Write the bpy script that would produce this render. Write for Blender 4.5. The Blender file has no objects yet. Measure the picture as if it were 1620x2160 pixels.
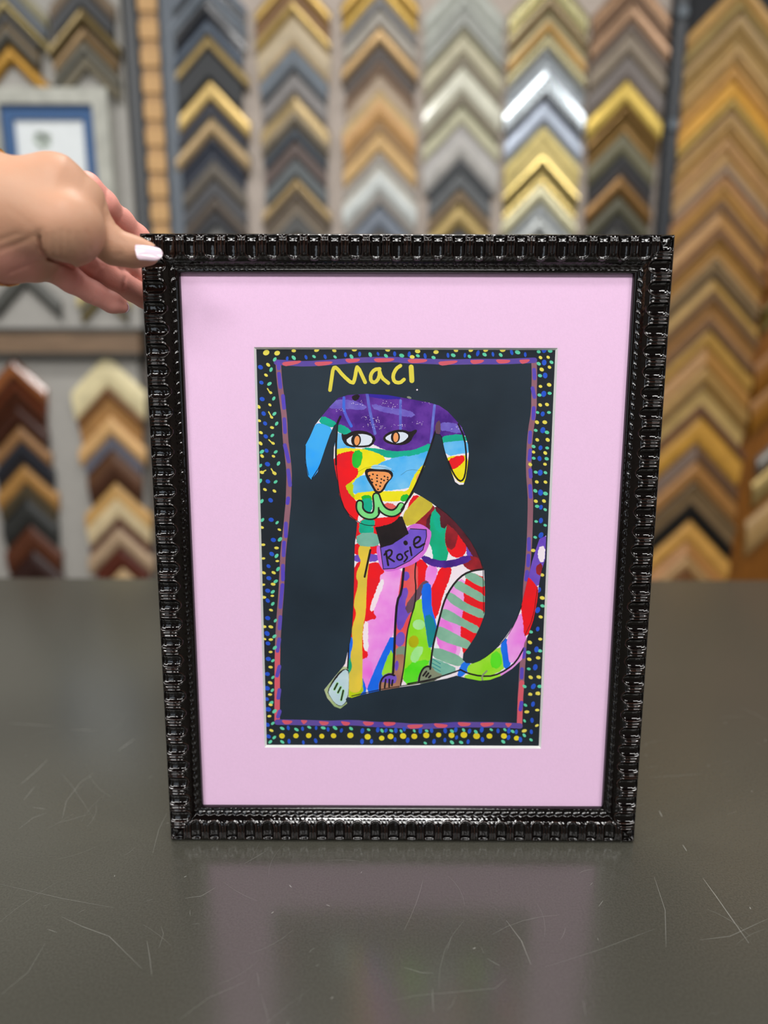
import bpy, bmesh, math, random
import numpy as np
from mathutils import Vector, Matrix
from mathutils.geometry import delaunay_2d_cdt

# ---------------------------------------------------------------- scene, camera, light
S = bpy.context.scene
COL = S.collection
F = 1500.0                       # focal length in pixels of the 1620 x 2160 picture
TZ = 0.90                        # height of the bench top
PITCH = 0.1676                   # camera pitch against the picture plane
LEAN = math.radians(3.0)         # the framed picture leans back a little
YW = 1.75                        # front face of the display boards on the back wall
FT = 0.022                       # thickness of the picture frame
BASE = Vector((0, 0, TZ + FT * math.sin(LEAN) + 0.0002))


def rx(a): return Matrix.Rotation(a, 3, 'X')
def ry(a): return Matrix.Rotation(a, 3, 'Y')
def rz(a): return Matrix.Rotation(a, 3, 'Z')


R_FC = rz(-0.0024) @ rx(PITCH) @ ry(0.0032)
T_FC = Vector((0.0146, 0.5631, -0.2623))
R_W = R_FC @ rx(LEAN)            # world directions -> (right, forward, up) of the camera
CAM = BASE - rx(-LEAN) @ (R_FC.transposed() @ T_FC)
RIGHT, FWD, UP = Vector(R_W[0]), Vector(R_W[1]), Vector(R_W[2])


def ray(u, v): return FWD + RIGHT * ((u - 810) / F) - UP * ((v - 1080) / F)
def at(u, v, y=YW):
    d = ray(u, v); return CAM + d * ((y - CAM.y) / d.y)
def at_z(u, v, z=TZ):
    d = ray(u, v); return CAM + d * ((z - CAM.z) / d.z)
def at_d(u, v, d): return CAM + ray(u, v) * d
def on_picture(u, v, y):         # where the line of sight meets the picture plane, in the frame's own axes
    R = rx(LEAN); o = R @ (CAM - BASE); d = R @ ray(u, v)
    return o + d * ((y - o.y) / d.y)


cam = bpy.data.cameras.new('camera')
cam.sensor_fit = 'VERTICAL'; cam.sensor_height = 36; cam.sensor_width = 27
cam.lens = 36 * F / 2160
cam.clip_start = 0.01
cam.dof.use_dof = True
cam.dof.focus_distance = 0.520
cam.dof.aperture_fstop = 2.3
cam_o = bpy.data.objects.new('camera', cam); COL.objects.link(cam_o)
M4 = Matrix((RIGHT, UP, -FWD)).transposed().to_4x4(); M4.translation = CAM
cam_o.matrix_world = M4
S.camera = cam_o

S.view_settings.view_transform = 'Standard'
S.view_settings.look = 'None'
S.view_settings.exposure = 0.1
S.view_settings.gamma = 1.0
S.view_settings.use_curve_mapping = False

world = bpy.data.worlds.new('daylight'); S.world = world
world.use_nodes = True
world.node_tree.nodes['Background'].inputs[0].default_value = (0.80, 0.90, 1.0, 1)
world.node_tree.nodes['Background'].inputs[1].default_value = 1.6

LAMPS = [(x, y) for y in (-2.1, -0.75, 0.75) for x in (-1.6, 0.0, 1.6)]
for i, (x, y) in enumerate(LAMPS):
    L = bpy.data.lights.new('ceiling_lamp', 'AREA')
    L.shape = 'RECTANGLE'; L.size, L.size_y = (1.2, 0.7) if y < -2 else (0.6, 0.3)
    L.energy = {-2.1: 44, -0.75: 20, 0.75: 15}[y]
    L.color = (1.0, 0.985, 0.965)
    o = bpy.data.objects.new('ceiling_lamp', L); COL.objects.link(o)
    o.location = (x, y, 2.93)

# ---------------------------------------------------------------- helpers
rnd = random.Random(7)


def lin(h):
    h = h.lstrip('#')
    c = [int(h[i:i + 2], 16) / 255 for i in (0, 2, 4)]
    return tuple(x / 12.92 if x <= 0.04045 else ((x + 0.055) / 1.055) ** 2.4 for x in c) + (1.0,)


MATS = {}


def mat(name, color, rough=0.5, metal=0.0, coat=0.0, vary=0.12, scale=60.0, bump=0.0, bscale=200.0,
        spec=0.5, stretch=None, second=None, lo=0.35, hi=0.65):
    """a procedural material: base colour broken up by noise, optional fine bump"""
    if name in MATS: return MATS[name]
    m = bpy.data.materials.new(name); m.use_nodes = True
    nt = m.node_tree; N = nt.nodes; Lk = nt.links
    b = N['Principled BSDF']
    b.inputs['Roughness'].default_value = rough
    b.inputs['Metallic'].default_value = metal
    b.inputs['Coat Weight'].default_value = coat
    b.inputs['Coat Roughness'].default_value = 0.05
    b.inputs['Specular IOR Level'].default_value = spec
    c = lin(color) if isinstance(color, str) else tuple(color) + (1,)
    tc = N.new('ShaderNodeTexCoord'); mp = N.new('ShaderNodeMapping')
    if stretch: mp.inputs['Scale'].default_value = stretch
    Lk.new(tc.outputs['Object'], mp.inputs[0])
    n = N.new('ShaderNodeTexNoise'); n.inputs['Scale'].default_value = scale
    n.inputs['Detail'].default_value = 5
    Lk.new(mp.outputs[0], n.inputs['Vector'])
    r = N.new('ShaderNodeValToRGB')
    r.color_ramp.elements[0].position = lo; r.color_ramp.elements[1].position = hi
    if second:
        r.color_ramp.elements[0].color = c; r.color_ramp.elements[1].color = lin(second)
    else:
        r.color_ramp.elements[0].color = tuple(x * (1 - vary) for x in c[:3]) + (1,)
        r.color_ramp.elements[1].color = tuple(min(1, x * (1 + vary)) for x in c[:3]) + (1,)
    Lk.new(n.outputs['Fac'], r.inputs[0]); Lk.new(r.outputs[0], b.inputs['Base Color'])
    if bump:
        n2 = N.new('ShaderNodeTexNoise'); n2.inputs['Scale'].default_value = bscale; n2.inputs['Detail'].default_value = 3
        Lk.new(tc.outputs['Object'], n2.inputs['Vector'])
        bp = N.new('ShaderNodeBump'); bp.inputs['Strength'].default_value = bump; bp.inputs['Distance'].default_value = 0.002
        Lk.new(n2.outputs['Fac'], bp.inputs['Height']); Lk.new(bp.outputs[0], b.inputs['Normal'])
    MATS[name] = m
    return m


def mesh_obj(name, verts, faces, mats, idx=None, parent=None, smooth=False):
    me = bpy.data.meshes.new(name)
    me.from_pydata([tuple(v) for v in verts], [], faces)
    for m in (mats if isinstance(mats, (list, tuple)) else [mats]): me.materials.append(m)
    if idx is not None: me.polygons.foreach_set('material_index', idx)
    if smooth: me.polygons.foreach_set('use_smooth', [True] * len(me.polygons))
    me.update()
    o = bpy.data.objects.new(name, me); COL.objects.link(o)
    if parent: o.parent = parent
    return o


def tag(o, label=None, cat=None, group=None, kind=None):
    if label: o['label'] = label
    if cat: o['category'] = cat
    if group: o['group'] = group
    if kind: o['kind'] = kind
    return o


def empty(name, loc, rot=(0, 0, 0)):
    o = bpy.data.objects.new(name, None); COL.objects.link(o)
    o.location = loc; o.rotation_euler = rot; o.empty_display_size = 0.05
    return o


class MB:
    """collects boxes into one mesh"""
    def __init__(s): s.v = []; s.f = []; s.m = []
    def box(s, x0, x1, y0, y1, z0, z1, m=0):
        n = len(s.v)
        s.v += [(x, y, z) for z in (z0, z1) for y in (y0, y1) for x in (x0, x1)]
        s.f += [[n + i for i in q] for q in ((0, 2, 3, 1), (4, 5, 7, 6), (0, 1, 5, 4), (2, 6, 7, 3), (0, 4, 6, 2), (1, 3, 7, 5))]
        s.m += [m] * 6; return s
    def build(s, name, mats, parent=None, bevel=0.0):
        o = mesh_obj(name, s.v, s.f, mats, s.m, parent)
        if bevel:
            b = o.modifiers.new('bevel', 'BEVEL'); b.width = bevel; b.segments = 2; b.limit_method = 'ANGLE'
        return o


# ---------------------------------------------------------------- room shell
RX, RY0, RY1, RH = 2.9, -3.4, YW + 0.06, 3.0
wall_m = mat('warm_grey_wall_paint', '#b5aba2', 0.85, vary=0.04, scale=6, bump=0.1)
ceil_m = mat('dark_ceiling_paint', '#3c3b39', 0.9, vary=0.03, scale=8)
side_m = mat('brown_grey_wall_paint', '#5d564f', 0.85, vary=0.05, scale=6)
floor_m = mat('grey_vinyl_floor', '#6f6962', 0.45, vary=0.15, scale=5)
for nm, b, m in (('floor', (-RX, RX, RY0, RY1, -0.1, 0.0), floor_m), ('ceiling', (-RX, RX, RY0, RY1, RH, RH + 0.1), ceil_m),
                 ('wall_back', (-RX, RX, RY1, RY1 + 0.1, 0, RH), wall_m), ('wall_left', (-RX - 0.1, -RX, RY0, RY1, 0, RH), side_m),
                 ('wall_right', (RX, RX + 0.1, RY0, RY1, 0, RH), side_m)):
    tag(MB().box(*b).build(nm, m), kind='structure')

wf = MB()
wx0, wx1, wz0, wz1 = -2.3, -0.9, 0.9, 2.4
for b in ((-RX, wx0, 0, RH), (wx1, RX, 0, RH), (wx0, wx1, 0, wz0), (wx0, wx1, wz1, RH)):
    wf.box(b[0], b[1], RY0 - .1, RY0, b[2], b[3])
tag(wf.build('wall_front', mat('dark_taupe_wall_paint', '#3f3b38', 0.85, vary=0.04, scale=6)), kind='structure')
# ---------------------------------------------------------------- bench
yfar = at_z(810, 1222).y
yfront, tx0, tx1 = -0.62, -1.5, 1.45
table_m = mat('dark_olive_grey_laminate', '#403f38', 0.185, vary=0.14, scale=700, bump=0.05, bscale=330, spec=0.9)
edge_m = mat('dark_edge_band', '#3a3833', 0.4)
scr_m = mat('pale_scratch', '#7a7a74', 0.5)
bench = tag(empty('workbench', ((tx0 + tx1) / 2, (yfar + yfront) / 2, 0)),
            'long dark olive grey workbench with a scratched glossy top', 'workbench')
bo = bench.location
mb = MB().box(tx0 - bo.x, tx1 - bo.x, yfront - bo.y, yfar - bo.y, TZ - 0.035, TZ, 0)
SCR = [  # scratches traced on the bench: points in the photograph, width in mm
    ([(1483, 1853), (1510, 1890), (1545, 1940), (1580, 1990)], 1.0), ([(1068, 1942), (1100, 1985), (1120, 2035)], .7),
    ([(1380, 1850), (1403, 1920), (1405, 1998)], .5), ([(1475, 1983), (1540, 1975), (1620, 1938)], .4),
    ([(390, 1895), (425, 1890), (455, 1872)], .5), ([(310, 1985), (316, 2020), (320, 2058)], .5),
    ([(130, 1934), (175, 1955), (230, 1975), (300, 2044)], .5), ([(0, 1865), (130, 1895), (240, 1915)], .3),
    ([(515, 1822), (540, 1808), (570, 1790)], .4), ([(1027, 2022), (1055, 2038)], .4), ([(912, 2085), (914, 2135)], .4),
    ([(820, 2112), (880, 2100), (1045, 2085), (1068, 2065)], .25), ([(1150, 2040), (1260, 2005), (1380, 1960)], .25),
    ([(130, 1632), (150, 1655), (200, 1730)], .25), ([(131, 1728), (140, 1690), (170, 1650), (200, 1630)], .5),
    ([(38, 1750), (70, 1725), (98, 1715)], .5), ([(120, 1737), (155, 1727), (190, 1717)], .4), ([(68, 1703), (98, 1707)], .5),
    ([(322, 1800), (335, 1750), (352, 1715)], .4), ([(18, 1525), (110, 1532)], 1.2), ([(150, 1539), (205, 1541)], 1.2),
    ([(250, 1583), (285, 1558)], 1.4), ([(42, 1656), (75, 1628), (100, 1603)], .9), ([(50, 1688), (75, 1657)], .6),
    ([(1390, 1710), (1397, 1723)], 1.2), ([(1440, 1782), (1449, 1796)], 1.2), ([(1370, 1640), (1480, 1633)], .4),
    ([(1560, 1490), (1620, 1520)], .4), ([(340, 1955), (345, 1970), (335, 2000)], .3), ([(850, 2040), (890, 2052), (915, 2053)], .4),
    ([(1230, 2110), (1236, 2145)], .3), ([(1263, 1912), (1272, 1900)], .5), ([(1245, 1867), (1250, 1862)], .5),
    ([(100, 1960), (120, 1967)], .5), ([(375, 2153), (440, 2105), (520, 2070)], .25), ([(0, 2100), (60, 2050), (95, 1990)], .3)]
def strip3(pts, w, z):
    n0 = len(mb.v)
    P = [Vector((p.x - bo.x, p.y - bo.y, z)) for p in pts]
    for i, p in enumerate(P):
        t = (P[min(i + 1, len(P) - 1)] - P[max(i - 1, 0)]).normalized(); nn = Vector((-t.y, t.x, 0))
        ww = w * (0.25 + 0.75 * math.sin(math.pi * (i + .35) / (len(P) - .3)))
        mb.v += [tuple(p + nn * ww / 2), tuple(p - nn * ww / 2)]
    for i in range(len(P) - 1):
        a = n0 + 2 * i; mb.f.append([a, a + 2, a + 3, a + 1]); mb.m.append(1)
def fine(pts, k=4):
    out = []
    for a, b in zip(pts[:-1], pts[1:]):
        for i in range(k): out.append((a[0] + (b[0] - a[0]) * i / k, a[1] + (b[1] - a[1]) * i / k))
    return out + [pts[-1]]
for pts, w in SCR: strip3([at_z(*q) for q in fine(pts)], w * 0.00048, TZ + 0.00008)
for i in range(300):             # hairline scratches and specks of wear
    x = rnd.uniform(-0.5, 0.55); y = rnd.uniform(-0.3, 0.22); a = rnd.gauss(0.6, 0.9); ln = rnd.choice((.002, .003, .005, .012, .03))
    if rnd.random() < .12: ln = rnd.uniform(.03, .07)
    w = rnd.uniform(.00006, .00014) if ln > .004 else rnd.uniform(.0002, .0007)
    c = rnd.uniform(-.4, .4)
    pts = [Vector((x + math.cos(a + c * t) * ln * t, y + math.sin(a + c * t) * ln * t, 0)) for t in (0, .25, .5, .75, 1)]
    strip3(pts, w, TZ + 0.00008)
mb.build('bench_top', [table_m, scr_m], bench)
MB().box(tx0 - bo.x, tx1 - bo.x, yfront - bo.y - 0.004, yfront - bo.y, TZ - 0.035, TZ - 0.001).build('edge_band', edge_m, bench)
for sx in (tx0 + 0.08, tx1 - 0.14):
    for sy in (yfront + 0.06, yfar - 0.12):
        MB().box(sx - bo.x, sx + 0.06 - bo.x, sy - bo.y, sy + 0.06 - bo.y, 0, TZ - 0.035).build('leg', edge_m, bench)

# ---------------------------------------------------------------- display boards, posts and rails on the back wall
def slab(name, u0, u1, v0, v1, vref, m, label, cat, dy0=0.0, dy1=0.058, z0=None, z1=None, group=None):
    """upright slab against the back wall, its edges read where they cross row vref"""
    xa, xb = at(u0, vref, YW).x + .0004, at(u1, vref, YW).x - .0004
    za = at(300, v1, YW + dy0).z if z0 is None else z0
    zb = at(300, v0, YW + dy0).z if z1 is None else z1
    o = MB().box((xa - xb) / 2, (xb - xa) / 2, dy0, dy1, 0, zb - za).build(name, m, bevel=0.002)
    o.location = ((xa + xb) / 2, YW, za)
    return tag(o, label, cat, group)


board_l = mat('grey_felt_board', '#a5a29c', 0.9, vary=0.04, scale=40)
board_m = mat('taupe_felt_board', '#b3a79d', 0.9, vary=0.05, scale=40)
board_b = mat('black_board', '#191c20', 0.8, vary=0.1)
brown_m = mat('orange_brown_wood', '#7a4a12', 0.45, vary=0.2, scale=14, stretch=(6, 6, 1))
post_d = mat('dark_grey_post_paint', '#54575a', 0.5, vary=0.05)
post_b = mat('blue_grey_post_paint', '#5d656e', 0.5, vary=0.05)
post_k = mat('black_post_paint', '#1c2128', 0.45, vary=0.05)
chip_m = mat('pale_pine_chip', '#c69c66', 0.55, vary=0.12, scale=30, stretch=(8, 8, 1))
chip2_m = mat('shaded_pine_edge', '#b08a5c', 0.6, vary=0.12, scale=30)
railw_m = mat('brown_rail_wood', '#7d6650', 0.5, vary=0.15, scale=10, stretch=(1, 8, 8))
ZT, ZB = 2.98, 0.35
slab('display_board', -330, 274, 0, 692.5, 300, board_l, 'grey felt board behind the blue-matted picture at the left', 'display board', z1=ZT)
slab('display_board', -330, 300, 753.5, 0, 900, board_l, 'grey felt board under the brown rail at lower left', 'display board', z0=ZB)
slab('display_board', 385, 1395, 0, 0, 300, board_m, 'wide taupe felt board carrying six columns of corner samples', 'display board', z0=ZB, z1=ZT)
slab('display_board', 1424, 1634, 0, 0, 300, board_b, 'black board behind the wide gold sample column at right', 'display board', z0=ZB, z1=ZT)
slab('display_board', 1637, 1930, 0, 0, 300, brown_m, 'orange brown wooden board at the right edge of the picture', 'display board', z0=ZB, z1=ZT)
slab('post', 287, 303, 0, 0, 300, post_d, 'narrow dark grey post left of the pine chip strip', 'post', dy0=-0.02, z0=ZB, z1=ZT)
slab('post', 358, 384, 0, 0, 300, post_b, 'blue grey post between the pine chip strip and the taupe board', 'post', dy0=-0.02, z0=ZB, z1=ZT)
bp = slab('post', 1396, 1421, 0, 0, 300, post_k, 'black post between taupe board and wide gold column', 'post', dy0=-0.03, z0=ZB, z1=ZT)
for vv in (26, 264):             # round bolt heads on the black post
    p = at(1420 - vv * .07, vv, YW - 0.03)
    bm = bmesh.new(); bmesh.ops.create_cone(bm, cap_ends=True, segments=20, radius1=0.019, radius2=0.015, depth=0.008)
    bmesh.ops.rotate(bm, verts=bm.verts, matrix=rx(math.pi / 2))
    me = bpy.data.meshes.new('bolt_head'); bm.to_mesh(me); bm.free(); me.materials.append(mat('grey_bolt', '#48535c', 0.4))
    o = bpy.data.objects.new('bolt_head', me); COL.objects.link(o); o.parent = bp
    o.location = (0, -0.034, p.z - bp.location.z)
rail_o = tag(empty('shelf_rail', (at(-10, 720).x, YW, at(0, 750).z)), 'brown wooden rail with dark edges under the grey board at left', 'rail')
zz = [at(0, v).z - rail_o.location.z for v in (752, 744, 700, 693)]
xw = at(300, 720).x - rail_o.location.x
MB().box(-xw, xw, -0.030, 0.05, zz[1], zz[2]).build('rail_face', railw_m, rail_o, 0.002)
MB().box(-xw, xw, -0.036, 0.05, zz[2], zz[3]).build('rail_edge', mat('dark_rail_edge', '#45433e', 0.6), rail_o)
MB().box(-xw, xw, -0.036, 0.05, zz[0], zz[1]).build('rail_edge', MATS['dark_rail_edge'], rail_o)
# strip of pine chips: a backing with blocks and recessed gaps
xs0, xs1 = at(304, 300, YW).x + .001, at(357, 300, YW).x - .001
xb0, xb1 = at(310, 300, YW).x, at(350, 300, YW).x
strip = tag(empty('chip_strip', ((xs0 + xs1) / 2, YW, ZB)), 'vertical strip of pale pine blocks between two grey posts', 'sample strip')
cx = strip.location.x
MB().box(xs0 - cx, xs1 - cx, 0.0, 0.058, 0, ZT - ZB).build('backing', post_d, strip)
MB().box(xb0 - cx + 0.004, xb1 - cx - 0.004, -0.006, 0.0, 0, ZT - ZB).build('inner_strip', chip2_m, strip)
pitch = (at(330, 100).z - at(330, 430).z) / 6.0
z = at(330, 67).z
while z + pitch < ZT: z += pitch
while z > at(330, 640).z:
    MB().box(xb0 - cx, xb1 - cx, -0.012, -0.006, z - ZB - pitch * .33, z - ZB + pitch * .33).build('pine_block', chip_m, strip, 0.003)
    z -= pitch

# ---------------------------------------------------------------- corner samples
PROFILES = {
    'flat': [(0, .75), (.08, 1), (.9, 1), (1, .7)],
    'cushion': [(0, .5), (.12, .8), (.3, .97), (.5, 1), (.7, .95), (.88, .78), (1, .5)],
    'scoop': [(0, .9), (.12, 1), (.25, .8), (.5, .58), (.75, .5), (.9, .55), (1, .45)],
    'reverse': [(0, .4), (.2, .5), (.45, .65), (.7, .9), (.85, 1), (1, .85)],
    'step': [(0, .6), (.05, 1), (.35, 1), (.42, .7), (.68, .66), (.75, .85), (.95, .8), (1, .6)]}


def sample_mat(c, kind):
    r, mt = {'m': (.35, .55), 'g': (.18, .0), 'w': (.5, .0), 's': (.26, .75)}[kind]
    f = {'m': (.74, .72, .70), 's': (.70, .70, .70)}.get(kind, (1, 1, 1))
    return mat('moulding_' + kind + '_' + c.lstrip('#'), tuple(x * y for x, y in zip(lin(c), f)), r, mt, coat=.5 if kind == 'g' else 0, vary=.10, scale=35)


def corner_sample(label, group, axis_x, v, t, bands, half, kind='w', prof='cushion', depth=0.022, dy=0.0):
    """a mitred corner of moulding: two legs meeting in an upright V turned over"""
    uc = 300
    top = at(uc, v).z; w = abs(at(uc, v).z - at(uc, v + t).z) / math.sqrt(2)
    k = math.sqrt(.5)
    L = half / k                                         # outer edge length of one leg
    P = [(p * w, h * depth) for p, h in PROFILES[prof]]
    # split profile at band limits so that each band gets its own faces
    lim = []; acc = 0
    for fr, c in bands: acc += fr; lim.append(acc)
    xs = sorted(set([p for p, _ in PROFILES[prof]] + [round(l, 4) for l in lim[:-1]]))
    def hgt(x):
        pr = PROFILES[prof]
        for (a, ha), (b, hb) in zip(pr[:-1], pr[1:]):
            if a <= x <= b: return ha + (hb - ha) * (x - a) / (b - a)
        return pr[-1][1]
    prof_pts = [(0, 0)] + [(x, hgt(x)) for x in xs] + [(1, 0)]
    verts, faces, idx = [], [], []
    mats_ = [sample_mat(c, kind) for _, c in bands]
    for sgn in (-1, 1):
        n0 = len(verts); m = len(prof_pts)
        for x, h in prof_pts:
            s = x * w
            verts.append((0, -h * depth, -s / k))
            xe = half - .12 * s
            verts.append((sgn * xe, -h * depth, -(xe + s / k)))
        for i in range(m - 1):
            a = n0 + 2 * i
            q = [a, a + 1, a + 3, a + 2]
            faces.append(q if sgn < 0 else q[::-1])
            xm = (prof_pts[i][0] + prof_pts[i + 1][0]) / 2
            bi = 0
            while bi < len(lim) - 1 and xm > lim[bi]: bi += 1
            idx.append(bi)
        e = [n0 + 2 * i + 1 for i in range(m)]
        faces.append(e if sgn > 0 else e[::-1]); idx.append(0)
    o = mesh_obj('corner_sample', verts, faces, mats_, idx)
    o.location = (axis_x, YW - 0.0005 - dy, top)
    return tag(o, label, 'frame sample', group)


def ordinal(i):
    return ['topmost', 'second', 'third', 'fourth', 'fifth', 'sixth', 'seventh', 'eighth', 'ninth', 'tenth', 'eleventh', 'twelfth',
            'thirteenth', 'fourteenth', 'fifteenth', 'sixteenth', 'seventeenth', 'eighteenth', 'nineteenth', 'twentieth'][i] if i < 20 else (
            ['twenty-first', 'twenty-second', 'twenty-third', 'twenty-fourth', 'twenty-fifth', 'twenty-sixth', 'twenty-seventh',
             'twenty-eighth', 'twenty-ninth', 'thirtieth', 'thirty-first', 'thirty-second', 'thirty-third', 'thirty-fourth',
             'thirty-fifth', 'thirty-sixth', 'thirty-seventh', 'thirty-eighth', 'thirty-ninth', 'fortieth'][i - 20])


def column(where, group, ax, halfpx, entries, depth=0.022):
    """entries: v, thickness (pixels), colour words, bands, kind, profile, width factor"""
    ax_x = at(*ax).x
    half0 = at(ax[0] + halfpx, ax[1]).x - ax_x
    for i, e in enumerate(entries):
        v, t, word, bands, kind, prof = e[:6]
        hf = e[6] if len(e) > 6 else 1.0
        if isinstance(bands, str): bands = [(1, bands)]
        d = depth * (0.8 + 0.35 * ((i * 7) % 5) / 4)
        corner_sample('%s corner sample, %s down the %s' % (word, ordinal(i), where), group, ax_x, v, t - 0.3, bands,
                      half0 * hf, kind, prof, d)


D = 0.80
column('first column right of the pine strip', 'corner samples, dark and gold column', (448, 240), 81, [
    (-75, 45, 'pewter and black', [(.5, '#7d858f'), (.5, '#23262b')], 'g', 'step'),
    (-30, 55, 'grey and black', [(.55, '#6f7780'), (.45, '#1d1f24')], 'g', 'step'),
    (26, 48, 'black and slate', [(.5, '#24272e'), (.5, '#5f6874')], 'g', 'reverse', .9),
    (74, 34, 'dull gold', [(.8, '#ab9563'), (.2, '#4d4433')], 'm', 'cushion', 1.02),
    (108, 62, 'broad plain black', '#202326', 'w', 'flat', .84),
    (170, 50, 'bright gold', [(.82, '#c9ad6c'), (.18, '#6a5636')], 'm', 'cushion', 1.0),
    (220, 26, 'thin navy', '#262936', 'w', 'flat', .9),
    (246, 47, 'tan gold', [(.25, '#8f8064'), (.75, '#b59c74')], 'm', 'cushion', .98),
    (293, 48, 'dark navy', '#242a38', 'w', 'scoop', .84),
    (341, 40, 'taupe grey', '#5d564c', 'w', 'cushion', .84), (381, 32, 'charcoal grey', '#47474a', 'w', 'flat', .84),
    (413, 34, 'dark brown taupe', '#52483f', 'w', 'cushion', .84), (447, 28, 'near black', '#292a2f', 'w', 'flat', .84),
    (475, 50, 'mid grey', '#6a6a68', 'w', 'cushion', .84), (525, 45, 'dark gold', '#8f7a4a', 'm', 'cushion'),
    (570, 55, 'soft black', '#25262a', 'w', 'flat')])
column('second column right of the pine strip', 'corner samples in the champagne and slate column', (623, 240), 77, [
    (-62, 35, 'yellow gold', '#c9a860', 'm', 'cushion'), (-27, 31, 'brown', '#8a6a4a', 'w', 'scoop'),
    (4, 30, 'pale gold', '#c9ad6c', 'm', 'cushion'), (34, 68, 'broad champagne', [(.8, '#b3a284'), (.2, '#b89e76')], 'w', 'cushion'),
    (102, 50, 'slate blue', [(.6, '#5f6973'), (.4, '#4a5158')], 'w', 'flat', .92), (152, 47, 'warm grey', '#7d7977', 'w', 'cushion', .88),
    (199, 73, 'broad antique gold', [(.55, '#96835c'), (.45, '#857c6c')], 'm', 'cushion', .95),
    (272, 22, 'thin blue black', '#323b45', 'w', 'flat', .86), (294, 42, 'brown grey', '#5c4e49', 'w', 'cushion', .86),
    (336, 36, 'slate grey', '#545a5c', 'w', 'flat', .86), (372, 33, 'soft tan gold', '#a48e66', 'm', 'cushion', .98),
    (405, 48, 'brown taupe', [(.4, '#62564a'), (.6, '#746858')], 'w', 'scoop', .9), (453, 40, 'dark grey', '#4a4a48', 'w', 'flat', .86),
    (493, 45, 'gilded brown', '#8a7348', 'm', 'cushion'), (538, 50, 'stone grey', '#8a8780', 'w', 'cushion')])
column('third column right of the pine strip', 'corner samples in the tan column', (801, 240), 80, [
    (-82, 44, 'old gold', '#b08f45', 'm', 'cushion'), (-36, 34, 'gold', '#c0a050', 'm', 'cushion', .96),
    (-2, 22, 'thin grey', '#777574', 'w', 'flat', .94), (20, 38, 'light taupe', '#a39d93', 'w', 'cushion', .94),
    (58, 40, 'warm tan', '#c6a677', 'm', 'cushion'), (98, 36, 'espresso brown', '#3f332b', 'w', 'flat', .9),
    (134, 58, 'brown fading to taupe', [(.45, '#7b6553'), (.55, '#a8957f')], 'w', 'scoop', .92),
    (192, 64, 'orange tan', [(.3, '#b59c6e'), (.7, '#c49861')], 'w', 'cushion'),
    (256, 24, 'thin brown', '#94744a', 'w', 'flat', .98), (280, 42, 'sandy tan', '#c9a56e', 'w', 'cushion', .98),
    (322, 24, 'thin stone grey', '#9a938b', 'w', 'flat', .98), (346, 58, 'broad silver white', [(.3, '#b8b6ac'), (.7, '#c9cecb')], 'w', 'cushion', 1.02),
    (404, 27, 'thin grey taupe', '#85807a', 'w', 'flat', .95), (431, 50, 'blue grey', '#727a86', 'w', 'cushion', .9),
    (481, 45, 'dark taupe', '#55504a', 'w', 'flat', .9), (526, 55, 'walnut', '#5d4431', 'w', 'cushion')])
column('fourth column right of the pine strip', 'corner samples in the cream and grey column', (973, 240), 82, [
    (-58, 50, 'pale sage', '#a9aca3', 'w', 'cushion'), (-8, 30, 'light sage', '#adb0a8', 'w', 'cushion'),
    (22, 38, 'soft grey', '#94968f', 'w', 'flat'), (60, 15, 'thin olive', '#8a856c', 'w', 'flat'),
    (75, 43, 'cream taupe', '#bdb79c', 'w', 'cushion'), (118, 24, 'thin brown taupe', '#7d7461', 'w', 'flat', .98),
    (142, 54, 'creamy white', '#d9d8c6', 'g', 'cushion', 1.02), (196, 27, 'thin dark taupe', '#7b735f', 'w', 'flat', .96),
    (223, 40, 'sage cream', '#bcb99c', 'w', 'cushion', 1.0), (263, 72, 'broad pale grey', [(.3, '#999593'), (.7, '#b3b0ab')], 'w', 'cushion', 1.0),
    (335, 28, 'thin black', '#2b2e32', 'w', 'flat', .82), (363, 38, 'slate', '#5b5e60', 'w', 'cushion', .82),
    (401, 24, 'thin brown', '#7a6548', 'w', 'flat', .84), (425, 56, 'soft gold', '#b8a169', 'm', 'cushion', .86),
    (481, 40, 'dark navy', '#3b3d44', 'w', 'flat', .84), (521, 60, 'ash grey', '#8c8983', 'w', 'cushion')])
column('fifth column right of the pine strip', 'corner samples in the silver and gold column', (1146, 240), 82, [
    (-62, 46, 'pale gold', '#d8cf9a', 's', 'cushion'), (-16, 34, 'champagne gold', [(.5, '#d6cc9c'), (.5, '#b09878')], 's', 'cushion'),
    (18, 30, 'champagne', '#cbbf98', 'm', 'scoop'), (48, 20, 'thin gold brown', '#c29a58', 'm', 'flat'),
    (68, 38, 'bright cream gold', '#eadfae', 's', 'cushion'), (106, 38, 'silver blue', '#b3bcc4', 'm', 'scoop'),
    (144, 70, 'broad bright silver', [(.7, '#c2cbd0'), (.3, '#96989b')], 's', 'cushion', 1.04),
    (214, 54, 'pale blue silver', '#b9c5d8', 'm', 'cushion'), (268, 62, 'yellow gold', [(.4, '#d6c684'), (.6, '#dccb88')], 'm', 'step'),
    (330, 56, 'deep gold', '#d6bf78', 's', 'scoop'), (386, 44, 'pale champagne', '#c6c3a3', 'm', 'cushion', 1.0),
    (430, 22, 'thin silver', '#a9b0b4', 'm', 'flat'), (452, 40, 'light silver', '#c8cfd0', 'm', 'cushion'),
    (492, 40, 'pewter', '#8a8f90', 'm', 'cushion'), (532, 55, 'white gold', '#d5cfae', 'm', 'cushion')])
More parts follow.
